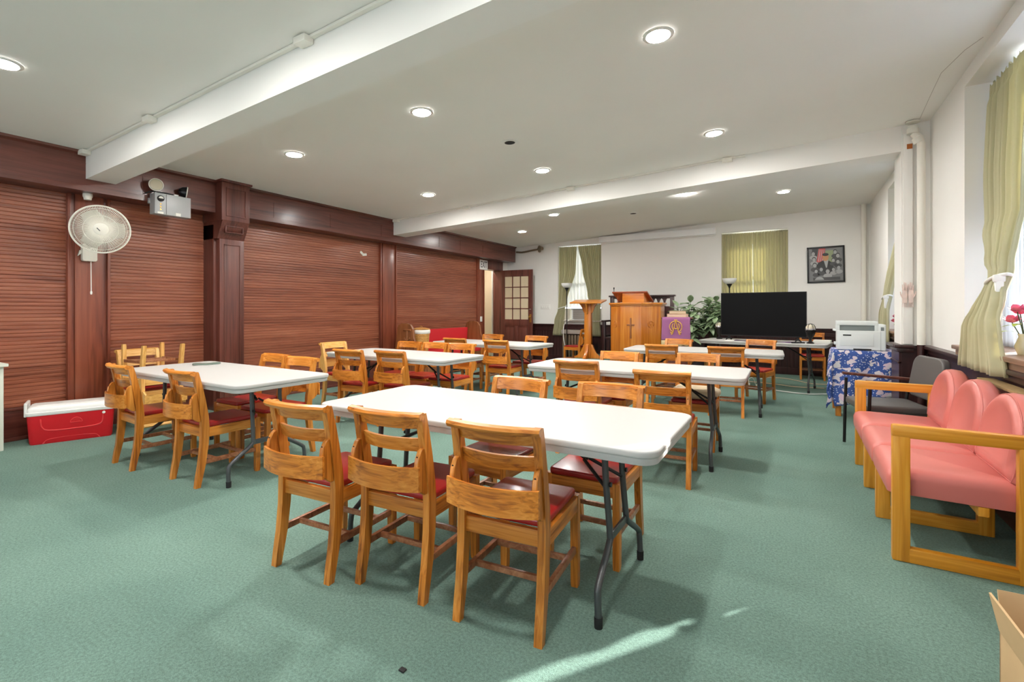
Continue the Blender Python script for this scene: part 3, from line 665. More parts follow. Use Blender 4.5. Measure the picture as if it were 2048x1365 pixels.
for (pos, d) in (((.10, -.16, .20), Vector((.95, -.35, -.12))), ((.06, .155, .185), Vector((.35, .93, -.12)))):
    Qh = Matrix.Translation(pos)@d.normalized().to_track_quat('Z', 'Y').to_matrix().to_4x4()
    b = MB(); b.lathe([(.001, -.075), (.03, -.068), (.052, -.04), (.064, 0), (.066, .008)], 28, Qh); b.tube([(pos[0]-.02, pos[1], pos[2]-.05), (pos[0]-.03, pos[1], .115)], .008, 8)
    hd = obj('lamp_head', b, M['black'], em)
    b = MB(); b.lathe([(.0001, .013), (.056, .009), (.056, .005)], 28, Qh); obj('lens', b, M['bulb_glass'], hd)
    b = MB(); b.tube([Qh@Vector((.063*cos(2*pi*k/28), .063*sin(2*pi*k/28), .008)) for k in range(28)], .006, 6, True); obj('rim', b, M['fan_white'], hd)
b = MB(); b.box(.03, .07, .03, .075, .115, .14, .004); obj('cable_clamp', b, M['white_plastic'], em)
b = MB(); b.tube(smoothpath([(.02, -.23, .10), (.06, -.19, .125), (.07, -.1, .13), (.05, .0, .135), (.05, .04, .13)]), .008, 8); obj('cable', b, M['black'], em)

# ------------------------------------------------------------------ chapel chairs
def rail(b, x, yc, bow, prof, n=12, M_=None):
    """curved rail: prof = list of (dy, z) closed cross-section swept along x"""
    rings = []
    for i in range(n+1):
        xx = -x+2*x*i/n; y = yc-bow*(1-(xx/x)**2)
        rings.append([(xx, y+dy+(z-.7)*-.22, z) for dy, z in prof])
    b.rings(rings)
def make_chair(V, H, Y, seatm):
    t = thing('chapel_chair', '', 'chair')
    for sx in (-1, 1):
        b = MB(); x = sx*.177
        b.rings([[(x+dx*w, .198+dy*w, z) for dx, dy in ((-1, -1), (1, -1), (1, 1), (-1, 1))] for z, w in ((0, .0145), (.02, .0165), (.20, .0175), (.415, .0175))])
        obj('leg', b, V, t)
        b = MB()          # rear leg and back post in one swept piece
        prof = [(0, -.232, .016), (.06, -.222, .019), (.16, -.203, .022), (.30, -.187, .0245), (.42, -.183, .026), (.50, -.189, .0255), (.62, -.207, .023), (.72, -.226, .0205), (.80, -.244, .018), (.812, -.247, .0165)]
        b.rings([[(x+dx*.0165, y+dy*w, z) for dx, dy in ((-1, -1), (1, -1), (1, 1), (-1, 1))] for z, y, w in prof])
        obj('leg', b, V, t)
    b = MB(); rail(b, .163, -.220, .032, [(-.009, .742), (.009, .742), (.010, .808), (-.010, .808)])
    rail(b, .199, -.226, .034, [(-.034, .790), (-.012, .784), (.000, .800), (.004, .812), (-.008, .820), (-.032, .815), (-.040, .804)])
    obj('top_rail', b, H, t)
    b = MB(); rail(b, .163, -.218, .036, [(-.008, .640), (.008, .640), (.008, .698), (-.008, .698)]); obj('back_slat', b, H, t)
    b = MB()
    n = 14; R = []
    for i in range(n+1):
        xx = -.196+.392*i/n; y = -.281-.046*(1-(xx/.196)**2)
        R.append([(xx, y-.006, .492), (xx, y+.006, .492), (xx, y+.006, .594), (xx, y-.006, .594)])
    b.rings(R); br = obj('book_rack', b, H, t)
    out = [(-.212, .462), (-.232, .462), (-.268, .492), (-.282, .52), (-.282, .590), (-.276, .625), (-.258, .655), (-.242, .664), (-.234, .66), (-.232, .63)]
    for sx in (-1, 1):
        b = MB(); x = sx*.177; b.prism(out, 'x', x-.0105, x+.0105, .003, 1); sb = obj('rack_side', b, V, br)
    b = MB(); 
    for sx in (-1, 1):
        for (y, z) in ((-.262, .632),): b.tube([(sx*.177+.0, y-.008, z), (sx*.177, y-.004, z)], .004, 8)
        for z in (.632, .495): b.lathe([(.0045, 0), (.0045, .001)], 8, Matrix.Translation((sx*.177, -.279 if z < .6 else -.2715, z))@Matrix.Rotation(pi/2, 4, 'X'))
    obj('screw_hole', b, M['hole'], br)
    for (ya, yb) in ((-.196, -.172), (.192, .214)):
        b = MB(); b.box(-.163, .163, ya, yb, .345, .410, .003); obj('seat_rail', b, H, t)
    for sx in (-1, 1):
        b = MB(); b.box(sx*.182-.011, sx*.182+.011, -.16, .185, .345, .410, .003); obj('seat_rail', b, Y, t)
    b = MB(); b.prism(rrect(-.178, .178, -.176, .212, .025, 4), 'z', .411, .442, .012, 3); obj('seat', b, seatm, t)
    for sx in (-1, 1):
        b = MB(); b.box(sx*.177-.010, sx*.177+.010, -.195, .19, .155, .185, .003); obj('stretcher', b, M['worn'], t)
    for y in (-.10, .10):
        b = MB(); b.box(-.167, .167, y-.009, y+.009, .158, .182, .003); obj('stretcher', b, M['worn'], t)
    return t
CG = 'oak chapel chairs with book racks'
c0 = make_chair(M['oak_v'], M['oak_h'], M['oak_y'], M['red_vinyl']); c0['group'] = CG
PALE = {M['oak_v']: M['nat_v'], M['oak_h']: M['nat_h'], M['oak_y']: M['nat_y']}

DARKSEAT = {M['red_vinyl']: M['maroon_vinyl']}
CH = [
 (-2.025, 1.683, 4, 'oak chair nearest the camera, leftmost of three along the nearest white table', None),
 (-1.555, 1.785, 4, 'oak chair between its two neighbours at the near side of the nearest table', None),
 (-1.015, 1.805, 5, 'oak chair closest to the camera, rightmost of three at the nearest table', None),
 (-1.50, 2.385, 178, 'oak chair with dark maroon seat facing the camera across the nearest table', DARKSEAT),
 (-.915, 2.435, 181, 'oak chair facing the camera with sunlit red seat at the nearest table end', None),
 (-4.585, 1.95, -3, 'left one of two oak chairs with backs to camera at the left table', None),
 (-3.775, 2.01, -1, 'oak chair with red seat beside the near leg of the left table', None),
 (-4.33, 2.585, 179, 'oak chair facing the camera on far side of the left table, left one', None),
 (-3.83, 2.52, 181, 'oak chair facing the camera at the far right corner of the left table', None),
 (-5.95, 2.45, -90, 'pale oak chair standing by the shutter with another chair upended on it', PALE),
 (-5.00, 4.26, -91, 'pale blond oak chair at the left end of the middle table', PALE),
 (-4.20, 3.84, 5, 'left one of two oak chairs with backs to camera at the middle table', None),
 (-3.66, 3.935, 2, 'right one of two oak chairs with backs to camera at the middle table', None),
 (-4.42, 4.575, 181, 'leftmost of three oak chairs facing camera behind the middle table', None),
 (-4.012, 4.615, 181, 'centre one of three oak chairs facing camera behind the middle table', None),
 (-3.605, 4.64, 182, 'rightmost of three oak chairs facing camera behind the middle table', None),
 (-4.42, 6.05, 1, 'reddish oak chair with its back to camera at the table by the pew', None),
 (-3.64, 5.965, 2, 'oak chair showing its whole back at the table nearest the exit door', None),
 (-4.46, 6.70, 183, 'oak chair in front of the open doorway, facing the camera over a table', None),
 (-3.62, 6.66, 178, 'oak chair in front of the open door leaf, facing the camera over a table', None),
 (-1.61, 4.045, 2, 'oak chair with its back to camera at left part of centre right table', None),
 (-.83, 3.72, 4, 'oak chair standing right behind the nearest table, back to the camera', None),
 (-1.53, 4.52, 182, 'oak chair below the pulpit, facing the camera over the centre right table', None),
 (-.80, 4.70, 182, 'oak chair carrying a beige cushion, facing camera behind centre right table', None),
 (-1.44, 6.29, 5, 'oak chair with its back to camera in front of the pulpit table, left one', None),
 (-.71, 6.30, 5, 'oak chair with its back to camera below the television, right one of two', None),
 (-1.49, 6.97, 170, 'oak chair in front of the purple draped stand, facing the camera', None),
 (-.47, 7.38, 166, 'oak chair directly in front of the television table, facing the camera', None),
 (-4.21, 10.0, 80, 'oak chair by the radiator behind the lectern, turned sideways', None),
 (.27, 10.16, 180, 'oak chair against the far wall below the framed print', None),
]
for i, (x, y, r, l, m) in enumerate(CH):
    if i == 0: c0.location = (x, y, 0); c0.rotation_euler = (0, 0, radians(r)); c0['label'] = l
    else: dup(c0, l, (x, y, 0), r, mats=m)
dup(c0, 'pale oak chair upended on another chair, legs in the air by the shutter', (-5.86, 2.45, .8845), (pi, 0, radians(-89)), mats=PALE)
# cushion on one chair
b = MB(); R = []
for k in range(9):
    z = k/8; w = (1-abs(2*z-1)**2.5)**.5 if 0 < z < 1 else .25
    R.append([(.21*(.80+.2*w)*(abs(cos(a))**.5*(1 if cos(a) > 0 else -1)), .20*(.80+.2*w)*(abs(sin(a))**.5*(1 if sin(a) > 0 else -1)), .0+.075*z+.01*sin(5*a+2)*w) for a in [2*pi*i/32 for i in range(32)]])
b.rings(R); o = obj('seat_cushion', b, M['beige_cloth']); o.location = (-.79, 4.675, .452); tag(o, 'beige cloth cushion on the chair behind the centre right table', 'cushion')

# ------------------------------------------------------------------ folding tables
def make_table():
    t = thing('folding_table', '', 'table')
    L_, W_ = 1.83/2, .762/2
    b = MB(); b.prism(rrect(-L_, L_, -W_, W_, .075, 8), 'z', .712, .74, .008, 3); b.prism(rrect(-L_+.008, L_-.008, -W_+.008, W_-.008, .07, 8), 'z', .685, .713, .006, 2)
    obj('tabletop', b, M['tabletop'], t)
    for sx in (-1, 1):
        for sy in (-1, 1):
            b = MB(); X = .672 if sx > 0 else -.735
            pts = smoothpath([(X-sx*.044, sy*.112, .69), (X-sx*.034, sy*.112, .5), (X-sx*.017, sy*.114, .30), (X-sx*.014, sy*.132, .255), (X-sx*.007, sy*.275, .16), (X-sx*.004, sy*.298, .12), (X, sy*.30, .03)], 5)
            b.tube(pts, .0145, 10); lg = obj('leg', b, M['grey_metal'], t)
            b = MB(); b.lathe([(.0165, 0), (.0175, .04), (.0165, .042)], 12, Matrix.Translation((X, sy*.30, 0))); obj('rubber_foot', b, M['rubber'], lg)
        X = .672 if sx > 0 else -.735
        b = MB(); b.box(X-sx*.016-.006, X-sx*.016+.006, -.125, .125, .255, .29, .002); obj('crossbar', b, M['grey_metal'], t)
        b = MB(); b.box(X-sx*.043-.012, X-sx*.043+.012, -.14, .14, .675, .69, .002); obj('hinge_bar', b, M['grey_metal'], t)
        b = MB()
        for sy in (-1, 1):
            b.tube([(X-sx*.032, sy*.10, .47), (sx*.50, sy*.02, .56)], .008, 8); b.lathe([(.011, -.004), (.011, .004)], 10, Matrix.Translation((X-sx*.014, sy*.112, .50))@Matrix.Rotation(pi/2, 4, 'Y'))
        b.tube([(sx*.51, 0, .553), (sx*.30, 0, .683)], .010, 8); b.tube([(sx*.47+.014*cos(a), .014*sin(a), .578) for a in [2*pi*i/14 for i in range(14)]], .004, 6, True)
        obj('brace', b, M['dark_metal'], t)
    return t
tb = make_table(); tb['group'] = 'white folding tables'
TB = [(-1.338, 2.096, .2, 'white folding table nearest the camera with a sunlit stripe on one corner'), (-4.092, 2.2, -.6, 'white folding table at left in front of the fan and dark pier'),
      (-3.911, 4.148, -1.7, 'white folding table in the middle, in front of the wicker basket'), (-4.05, 6.248, -3.6, 'white folding table farthest left, before the red pew and open door'),
      (-1.23, 4.256, .7, 'white folding table right of centre, directly behind the nearest one'), (-1.026, 6.504, 2.2, 'white folding table in front of the pulpit and purple stand'),
      (-.44, 8.75, -9, 'white folding table holding the television')]
for i, (x, y, r, l) in enumerate(TB):
    if i == 0: tb.location = (x, y, 0); tb.rotation_euler = (0, 0, radians(r)); tb['label'] = l
    else: dup(tb, l, (x, y, 0), r)
# odds and ends on the tables
t = thing('pamphlet', 'dark green folded pamphlet lying on the left white table', 'pamphlet', (-4.70, 2.40, .7405), 62)
b = MB(); b.surf(lambda s, u: (-.11+.22*s, -.075+.15*u, .004+.016*abs(s-.5)*(1+.3*sin(6*u))), 8, 4); o = obj('cover', b, M['blue_grey'], t); sd = o.modifiers.new('t', 'SOLIDIFY'); sd.thickness = .003
b = MB(); b.box(-.10, .10, -.065, .065, .0, .004); obj('pages', b, M['paper'], t)

# ------------------------------------------------------------------ cooler
ck = thing('cooler', 'red and white picnic cooler on the carpet by the left shutter', 'cooler', (-6.06, 1.86, 0), 70)
b = MB(); L_, D = .31, .15
def ring(sx, sy, z, r=.03): return [(x, y, z) for x, y in rrect(-sx, sx, -sy, sy, r, 5)]
b.rings([ring(L_-.022, D-.02, .0), ring(L_-.015, D-.012, .02), ring(L_, D, .27)])
obj('body', b, M['cooler_red'], ck)
b = MB(); b.rings([ring(L_+.004, D+.004, .268), ring(L_+.008, D+.008, .275), ring(L_+.008, D+.008, .298), ring(L_-.002, D-.002, .302), ring(L_-.002, D-.002, .325), ring(L_-.014, D-.016, .345, .03), ring(L_-.03, D-.03, .352, .02)])
b.box(-L_+.06, L_-.06, -D+.05, D-.05, .35, .356, .004); obj('lid', b, M['white_plastic'], ck)
for sx in (-1, 1):
    b = MB(); b.box(sx*(L_+.010)-.014, sx*(L_+.010)+.014, -.045, .045, .285, .385, .012, 3) if False else None
    for sy in (-1, 1): b.box(sx*(L_+.008)-.010, sx*(L_+.008)+.012, sy*.105-.014, sy*.105+.014, .26, .385, .009, 3)
    b.box(sx*(L_+.008)-.010, sx*(L_+.008)+.012, -.119, .119, .36, .388, .009, 3)
    obj('handle', b, M['white_plastic'], ck)
fy = -(D+.004)
b = MB(); b.tube(smoothpath([(-.215, fy+.008, .235), (-.205, fy+.012, .16), (-.16, fy+.014, .125), (0, fy+.012, .118), (.16, fy+.012, .125), (.215, fy+.010, .15), (.225, fy+.008, .235)]), .006, 8)
b.tube(smoothpath([(-.20, fy+.022, .004), (-.16, fy+.020, .04), (0, fy+.020, .05), (.16, fy+.020, .04), (.20, fy+.022, .004)]), .006, 8); obj('moulded_ridge', b, M['cooler_light'], ck)
b = MB(); b.tube([(x, fy+.006, z) for x, z in arc(.03, .178, .042, 0, 180, 12)], .003, 6); b.tube([(-.012, fy+.006, .178), (.072, fy+.006, .178)], .003, 6)
for z in (.19, .203): b.tube([(.0, fy+.0055, z), (.03, fy+.0055, z+.003), (.06, fy+.0055, z-.003)], .002, 6)
obj('emblem', b, M['cooler_light'], ck)
b = MB(); b.lathe([(.013, 0), (.012, .004), (.001, .005)], 16, Matrix.Translation((.23, fy+.003, .243))@Matrix.Rotation(pi/2, 4, 'X')); obj('round_sticker', b, M['paper'], ck)
# pale cabinet at the left picture edge
t = thing('cabinet', 'pale painted cabinet cut by the left picture edge', 'cabinet', (0, 0, 0))
b = MB(); b.box(-6.362, -6.02, .45, 1.375, .0, .745, .006); obj('body', b, M['cabinet_paint'], t)
b = MB(); b.box(-6.362, -5.98, .42, 1.397, .745, .772, .006); obj('top', b, M['cabinet_paint'], t)
for (y0, y1) in ((.48, .89), (.905, 1.345)):
    b = MB(); b.box(-6.021, -6.005, y0, y1, .08, .71, .005); dr = obj('door', b, M['cabinet_paint'], t)
    b = MB(); b.lathe([(.006, 0), (.006, .012), (.014, .02), (.001, .026)], 12, Matrix.Translation((-6.005, y1-.05 if y0 < .6 else y0+.05, .45))@Matrix.Rotation(pi/2, 4, 'Y')); obj('knob', b, M['chrome'], dr)

# ------------------------------------------------------------------ pew with basket
pw = thing('pew', 'wooden pew with a red padded back against the slatted shutter', 'pew', (0, 0, 0))
def pewend(y):
    o = [(-6.27, 0), (-5.72, 0), (-5.74, .45), (-5.72, .62), (-5.78, .74), (-5.80, .9), (-5.86, .98), (-5.95, 1.0), (-6.06, 1.0), (-6.14, .96), (-6.17, .88), (-6.24, .4)]
    b = MB(); b.prism(o, 'y', y-.025, y+.025, .008); return b
e1 = obj('end_panel', pewend(6.42), M['brown_v'], pw); obj('end_panel', pewend(8.50), M['brown_v'], pw)
b = MB(); b.tube([(-5.92, 6.385, .88), (-5.92, 6.385, .62)], .018, 8); b.tube([(-6.0, 6.385, .88), (-5.84, 6.385, .88)], .018, 8); b.tube(smoothpath([(-5.86, 6.39, .74), (-5.90, 6.38, .70), (-5.95, 6.38, .70), (-5.99, 6.39, .74)]), .014, 8); b.lathe([(.02, -.012), (.02, .012)], 12, Matrix.Translation((-5.92, 6.385, .68))@Matrix.Rotation(pi/2, 4, 'X')); obj('carving', b, M['brown_v'], e1)
b = MB(); b.prism([(-6.22, .42), (-6.13, .42), (-6.10, .86), (-6.145, .865)], 'y', 6.446, 8.474, .012); obj('back_pad', b, M['red_cloth'], pw)
b = MB(); b.box(-6.15, -5.76, 6.446, 8.474, .37, .455, .02, 3); obj('seat_pad', b, M['red_cloth'], pw)
b = MB(); b.box(-6.20, -5.78, 6.446, 8.474, .33, .372); b.box(-5.82, -5.79, 6.446, 8.474, .02, .33); obj('seat_board', b, M['brown_v'], pw)
bk = thing('wicker_basket', 'tall wicker basket with a white liner standing on the pew', 'basket', (-5.89, 6.72, .4555))
b = MB(); prof = []
n = 36
R = []
for k in range(23):
    z = .015+k*.0165; r = .125+.03*(k/22)
    R.append([((r+.006*(1 if (i//2+k) % 2 else -1))*cos(2*pi*i/n), (r+.006*(1 if (i//2+k) % 2 else -1))*sin(2*pi*i/n), z) for i in range(n)])
b.rings(R); obj('basket_body', b, M['wicker'], bk)
b = MB(); b.lathe([(.158, .35), (.168, .37), (.168, .41), (.160, .42), (.15, .42), (.15, .36)], 30, hollow=True); obj('liner', b, M['paper'], bk)
b = MB(); b.lathe([(.15, .42), (.162, .425), (.16, .44), (.08, .458), (.001, .462)], 30); b.tube([(.03*cos(a), 0, .46+.03*sin(a)) for a in [pi*i/10 for i in range(11)]], .006, 8); obj('lid', b, M['wicker'], bk)
b = MB(); b.tube([(0, .155+.025*sin(a), .30+.04*cos(a)) for a in [pi*i/10 for i in range(11)]], .007, 8); b.tube([(0, -.155-.025*sin(a), .30+.04*cos(a)) for a in [pi*i/10 for i in range(11)]], .007, 8); obj('handle', b, M['wicker'], bk)

# ------------------------------------------------------------------ platform, pulpit, lectern, clergy bench
PZ = .25
b = MB(); b.box(-3.90, -2.03, 8.5, 10.3, 0, PZ, .01); tag(obj('platform', b, M['carpet']), 'low carpeted platform under the pulpit and lectern', 'platform')
pu = thing('pulpit', 'large honey coloured wooden pulpit with a cross on its front', 'pulpit', (-2.61, 9.05, PZ))
def plan(e): return [(-.195-e*.4, -.30-e), (.195+e*.4, -.30-e), (.475+e, -.02-e*.4), (.475+e, .30+e), (-.475-e, .30+e), (-.475-e, -.02-e*.4)]
b = MB(); b.prism(plan(0), 'z', .0, 1.09, .004); obj('body', b, M['honey'], pu)
b = MB(); b.prism(plan(.02), 'z', 0, .08, .006); obj('plinth', b, M['honey'], pu)
b = MB(); b.prism(plan(.035), 'z', 1.09, 1.125, .008); b.prism(plan(.018), 'z', 1.065, 1.092, .006); obj('cornice', b, M['honey_x'], pu)
b = MB(); b.box(-.012, .012, -.318, -.298, .46, .84, .004); b.box(-.072, .072, -.315, -.298, .70, .724, .004); obj('cross', b, M['brown_v'], pu)
for (x, y, a) in ((.335, -.16, 45), (-.335, -.16, -45)):
    b = MB(); Qm = Matrix.Translation((x, y, .72))@Matrix.Rotation(radians(a), 4, 'Z')@Matrix.Rotation(pi/2, 4, 'X')
    b.tube([Qm@Vector((.062*cos(2*pi*i/24), .062*sin(2*pi*i/24), 0)) for i in range(24)], .007, 6, True)
    for k in range(3): b.tube([Qm@Vector((.026*sin(2*pi*k/3)+.026*cos(2*pi*i/16), .026*cos(2*pi*k/3)+.026*sin(2*pi*i/16), 0)) for i in range(16)], .006, 6, True)
    obj('carved_emblem', b, M['honey_x'], pu)
b = MB(); b.prism([(-.14, 1.125), (-.14, 1.305), (.27, 1.15), (.27, 1.125)], 'x', -.21, .20, .004); obj('desk', b, M['honey_x'], pu)
b = MB(); b.prism([(-.17, 1.312), (-.17, 1.336), (.30, 1.162), (.30, 1.138)], 'x', -.40, .27, .004); b.tube([(-.31, -.1, 1.125), (-.31, -.1, 1.29)], .008, 8); obj('desk_top', b, mat('red_brown_wood', lin(150, 74, 44), .35), pu)
t = thing('open_book', 'open book lying on top of the pulpit desk', 'book', (-2.77, 9.06, PZ+1.262), (-math.atan(.37), 0, 0))
for s_ in (-1, 1):
    b = MB(); b.surf(lambda s, u, s_=s_: (s_*(.002+.15*s), -.13+.26*u, .018+.012*sin(pi*s)*(1-.4*s)), 8, 2); o = obj('page_block', b, M['page'], t); sd = o.modifiers.new('t', 'SOLIDIFY'); sd.thickness = .018; sd.offset = 0
b = MB(); b.box(-.16, .16, -.135, .135, .0, .005); obj('cover', b, M['maroon_vinyl'], t)
b = MB(); b.tube([(0, 0, 0), (0, 0, .06)], .006, 8); b.lathe([(.012, .05), (.012, .085), (.001, .09)], 10); o = obj('microphone', b, M['black']); o.location = (-2.99, 8.93, PZ+1.332); tag(o, 'tiny black microphone at the left edge of the pulpit desk', 'microphone')
le = thing('lectern', 'slender honey coloured wooden lectern on a single post left of the pulpit', 'lectern', (-3.63, 9.23, PZ), 4)
b = MB(); b.box(-.068, .068, -.055, .055, .0, 1.12, .004); obj('post', b, M['honey'], le)
b = MB(); rot = Matrix.Rotation(radians(9), 4, 'X'); b.box(-.33, .33, -.20, .20, -.012, .016, .004, M=Matrix.Translation((0, 0, 1.155))@rot); obj('top_board', b, M['honey_x'], le)
foot = [(0, 0), (.30, 0), (.30, .03), (.24, .05), (.15, .11), (.09, .2), (.06, .27), (0, .30)]
for k in range(4):
    b = MB(); Qm = Matrix.Rotation(pi/2*k, 4, 'Z'); b.prism([(.05+x*.8, z) for x, z in foot], 'y', -.028, .028, .004, M=Qm); obj('foot_bracket', b, M['honey'], le)
    b = MB(); b.prism([(.055, 1.125), (.055, .90), (.09, .93), (.12, 1.0), (.15, 1.07), (.20, 1.12)], 'y', -.014, .014, .003, M=Qm); obj('top_bracket', b, M['honey'], le)
cb = thing('clergy_bench', 'dark gothic bench with pointed arches in its back behind the pulpit', 'bench', (0, 0, PZ))
b = MB(); y0, y1 = 9.98, 10.03
b.box(-3.42, -3.35, y0-.02, y1+.02, 0, 1.27, .006); b.box(-2.17, -2.10, y0-.02, y1+.02, 0, 1.27, .006); b.box(-3.45, -2.07, y0-.035, y1+.035, 1.26, 1.295, .008); b.box(-3.36, -2.16, y0, y1, .35, 1.06); b.box(-3.36, -2.16, y0, y1, 1.22, 1.262)
nx = 10; wd = 1.19/nx
for i in range(nx+1):
    x = -3.355+wd*i
    b.prism([(x-.014, 1.05), (x+.014, 1.05), (x+.014, 1.14), (x+.03, 1.19), (x+wd/2, 1.235), (x-wd/2, 1.235), (x-.03, 1.19), (x-.014, 1.14)], 'y', y0, y1) if 0 < i < nx else None
obj('back', b, M['wainscot'], cb)
b = MB(); b.box(-3.42, -2.10, 9.48, 9.99, .38, .43, .01); obj('seat', b, M['wainscot'], cb)
for x in (-3.385, -2.135):
    b = MB(); b.box(x-.045, x+.045, 9.44, 10.0, .74, .775, .01); b.box(x-.032, x+.032, 9.46, 9.525, 0, .74, .006); b.box(x-.02, x+.02, 9.5, 9.99, .42, .46); obj('arm', b, M['wainscot'], cb)
# purple draped stand
ps = thing('draped_stand', 'small stand draped in a purple cloth with a gold monogram', 'stand', (-1.67, 8.22, 0), 4)
b = MB(); b.box(-.17, .17, -.12, .16, .03, 1.09, .006); b.box(-.20, .20, -.15, .19, 0, .05, .006); obj('body', b, M['dark_wood_v'], ps)
b = MB(); b.box(-.23, .23, -.16, .20, 1.09, 1.115, .004); obj('top', b, M['dark_wood_v'], ps)
def drape(s, t):
    x = -.215+.43*s; 
    if t < .3: return (x, .16-.335*t/.3, 1.1165)
    k = (t-.3)/.7
    return (x*(1+.05*k), -.178-.012*k-.008*sin(9*s+2*k)*k, 1.1165-.37*k)
b = MB(); b.surf(drape, 24, 24); o = obj('cloth', b, M['purple'], ps); sd = o.modifiers.new('t', 'SOLIDIFY'); sd.thickness = .004
b = MB(); b.surf(lambda s, t: (-.226+.452*s, -.191-.006*sin(40*s)*.4-.004*t, .75-.085*t-.006*sin(31*s)*t), 60, 3); f_ = obj('fringe', b, M['fringe'], o); sd = f_.modifiers.new('t', 'SOLIDIFY'); sd.thickness = .005
b = MB(); yy = -.200
A = lambda pts, r=.007: b.tube(smoothpath([(x, yy, z) for x, z in pts], 6), r, 6)
A([(-.075, .855), (-.06, .845), (-.045, .875), (-.02, .98), (0, 1.08)]); A([(.075, .855), (.06, .845), (.045, .875), (.02, .98), (0, 1.08)])
A([(-.03, .95), (0, .935), (.03, .95)])
A([(-.015, 1.06), (-.07, 1.03), (-.095, .97), (-.075, .91), (-.04, .885), (-.07, .87), (-.085, .885)]); A([(.015, 1.06), (.07, 1.03), (.095, .97), (.075, .91), (.04, .885), (.07, .87), (.085, .885)])
A([(-.04, 1.02), (-.055, .97), (-.04, .92)]); A([(.04, 1.02), (.055, .97), (.04, .92)]); A([(-.02, 1.085), (0, 1.07), (.02, 1.085)])
obj('monogram', b, M['gold'], o)
for k, (w, h, l) in enumerate(((.15, .055, 'thick pale book, lower of two stacked on the purple draped stand'), (.125, .045, 'pale book on top of the pair stacked on the purple draped stand'))):
    t = thing('book', l, 'book', (-1.665, 8.21, 1.122+.056*k), 2+8*k, 'books on the draped stand')
    b = MB(); b.box(-w, w, -.10, .10, .006, h-.006); obj('page_block', b, M['page'], t)
    b = MB(); b.box(-w-.004, w+.004, -.105, .105, 0, .006, .002); b.box(-w-.004, w+.004, -.105, .105, h-.006, h, .002); b.box(-w-.004, w+.004, .098, .105, 0, h); obj('cover', b, mat('tan_cover', lin(206, 176, 138), .7), t)

# ------------------------------------------------------------------ plants
def plant(label, loc, h, seed, spread, potm, nst=13):
    rd = random.Random(seed); t = thing('potted_plant', label, 'plant', loc, 0, 'leafy potted plants by the television')
    b = MB(); b.lathe([(.001, 0), (.11, 0), (.14, .26), (.155, .27), (.155, .30), (.135, .30), (.125, .27)], 24); obj('pot', b, potm, t)
    b = MB(); b.lathe([(.126, .262), (.126, .272), (.001, .275)], 20); obj('soil', b, M['soil'], t)
    sb = MB(); lb = MB(); zc = h*.66
    for k in range(nst):
        a = 2*pi*k/nst+rd.uniform(-.3, .3); ph = rd.uniform(-.5, 1.35)
        tip = Vector((spread*.72*cos(a)*cos(ph), spread*.72*sin(a)*cos(ph), zc+(h-zc)*.8*sin(ph)))
        p0 = Vector((.05*cos(a), .05*sin(a), .27))
        path = smoothpath([p0, (p0+tip)/2+Vector((0, 0, .06))-Vector((cos(a), sin(a), 0))*.03, tip], 6); sb.tube(path, .006, 6)
        n = 7
        for q in range(n):
            c = Vector(path[-1-q]) if q else Vector(path[-1])
            la = a+rd.uniform(-1.1, 1.1)+(q % 3-1)*1.5; ln = rd.uniform(.15, .24); wd = ln*rd.uniform(.25, .33); el = rd.uniform(-.35, 1.0) if ph > -.2 else rd.uniform(-.7, .4)
            d = Vector((cos(la)*cos(el), sin(la)*cos(el), sin(el))); sd = Vector((-sin(la), cos(la), 0)); up = sd.cross(d)*-1
            def lf(s, u, c=c, d=d, sd=sd, up=up, ln=ln, wd=wd):
                w = wd*(sin(pi*min(1, (u*.95+.03)))**.75)*(1-.2*u); x = (s-.5)*2
                return c+d*(ln*u+.01)+sd*(x*w)+up*(.25*wd*abs(x)-.3*ln*u*u)
            lb.surf(lf, 4, 7)
    obj('stems', sb, M['stem'], t)
    o = obj('foliage', lb, M['leaf'], t, ang=180); s_ = o.modifiers.new('t', 'SOLIDIFY'); s_.thickness = .002
plant('leafy plant in a dark pot between the pulpit and the television table', (-1.76, 9.42, .12), 1.36, 3, .31, M['pot'], 26)
plant('leafy plant right behind the left end of the television table', (-1.33, 9.72, .38), 1.09, 11, .31, M['pot'], 26)
st = thing('plant_stand', 'round woven stool carrying the plant behind the television table', 'stand', (-1.33, 9.72, 0))
b = MB(); b.lathe([(.001, 0), (.17, 0), (.17, .02), (.15, .19), (.17, .355), (.17, .379), (.001, .379)], 24); obj('stool_body', b, M['wicker'], st)
st = thing('plant_stand', 'low dark drum stand under the plant nearest the pulpit', 'stand', (-1.76, 9.42, 0))
b = MB(); b.lathe([(.001, 0), (.14, 0), (.14, .119), (.001, .119)], 24); obj('drum', b, M['dark_wood_v'], st)
# ------------------------------------------------------------------ torchiere lamps
def torchiere(label, x, y, z):
    t = thing('floor_lamp', label, 'floor lamp', (x, y, 0), 0, 'black torchiere floor lamps')
    b = MB(); b.lathe([(.001, 0), (.13, 0), (.13, .015), (.02, .035), (.012, .05)], 24); obj('base', b, M['black'], t)
    b = MB(); b.tube([(0, 0, .03), (0, 0, z-.10)], .011, 10); b.lathe([(.012, z-.13), (.02, z-.10), (.055, z-.04), (.06, z-.035)], 20); obj('pole', b, M['black'], t)
    b = MB(); b.lathe([(.04, z-.045), (.075, z-.035), (.11, z), (.128, z+.05), (.13, z+.065), (.126, z+.065), (.12, z+.05), (.10, z+.008), (.03, z-.03)], 28, hollow=True); obj('lamp_shade', b, mat('opal_shade', lin(240, 240, 238), .3), t)
torchiere('black floor lamp with a white bowl at the window left of the lectern', -4.56, 10.25, 1.79)
torchiere('black floor lamp with a white bowl behind the television', -1.085, 10.1, 1.78)
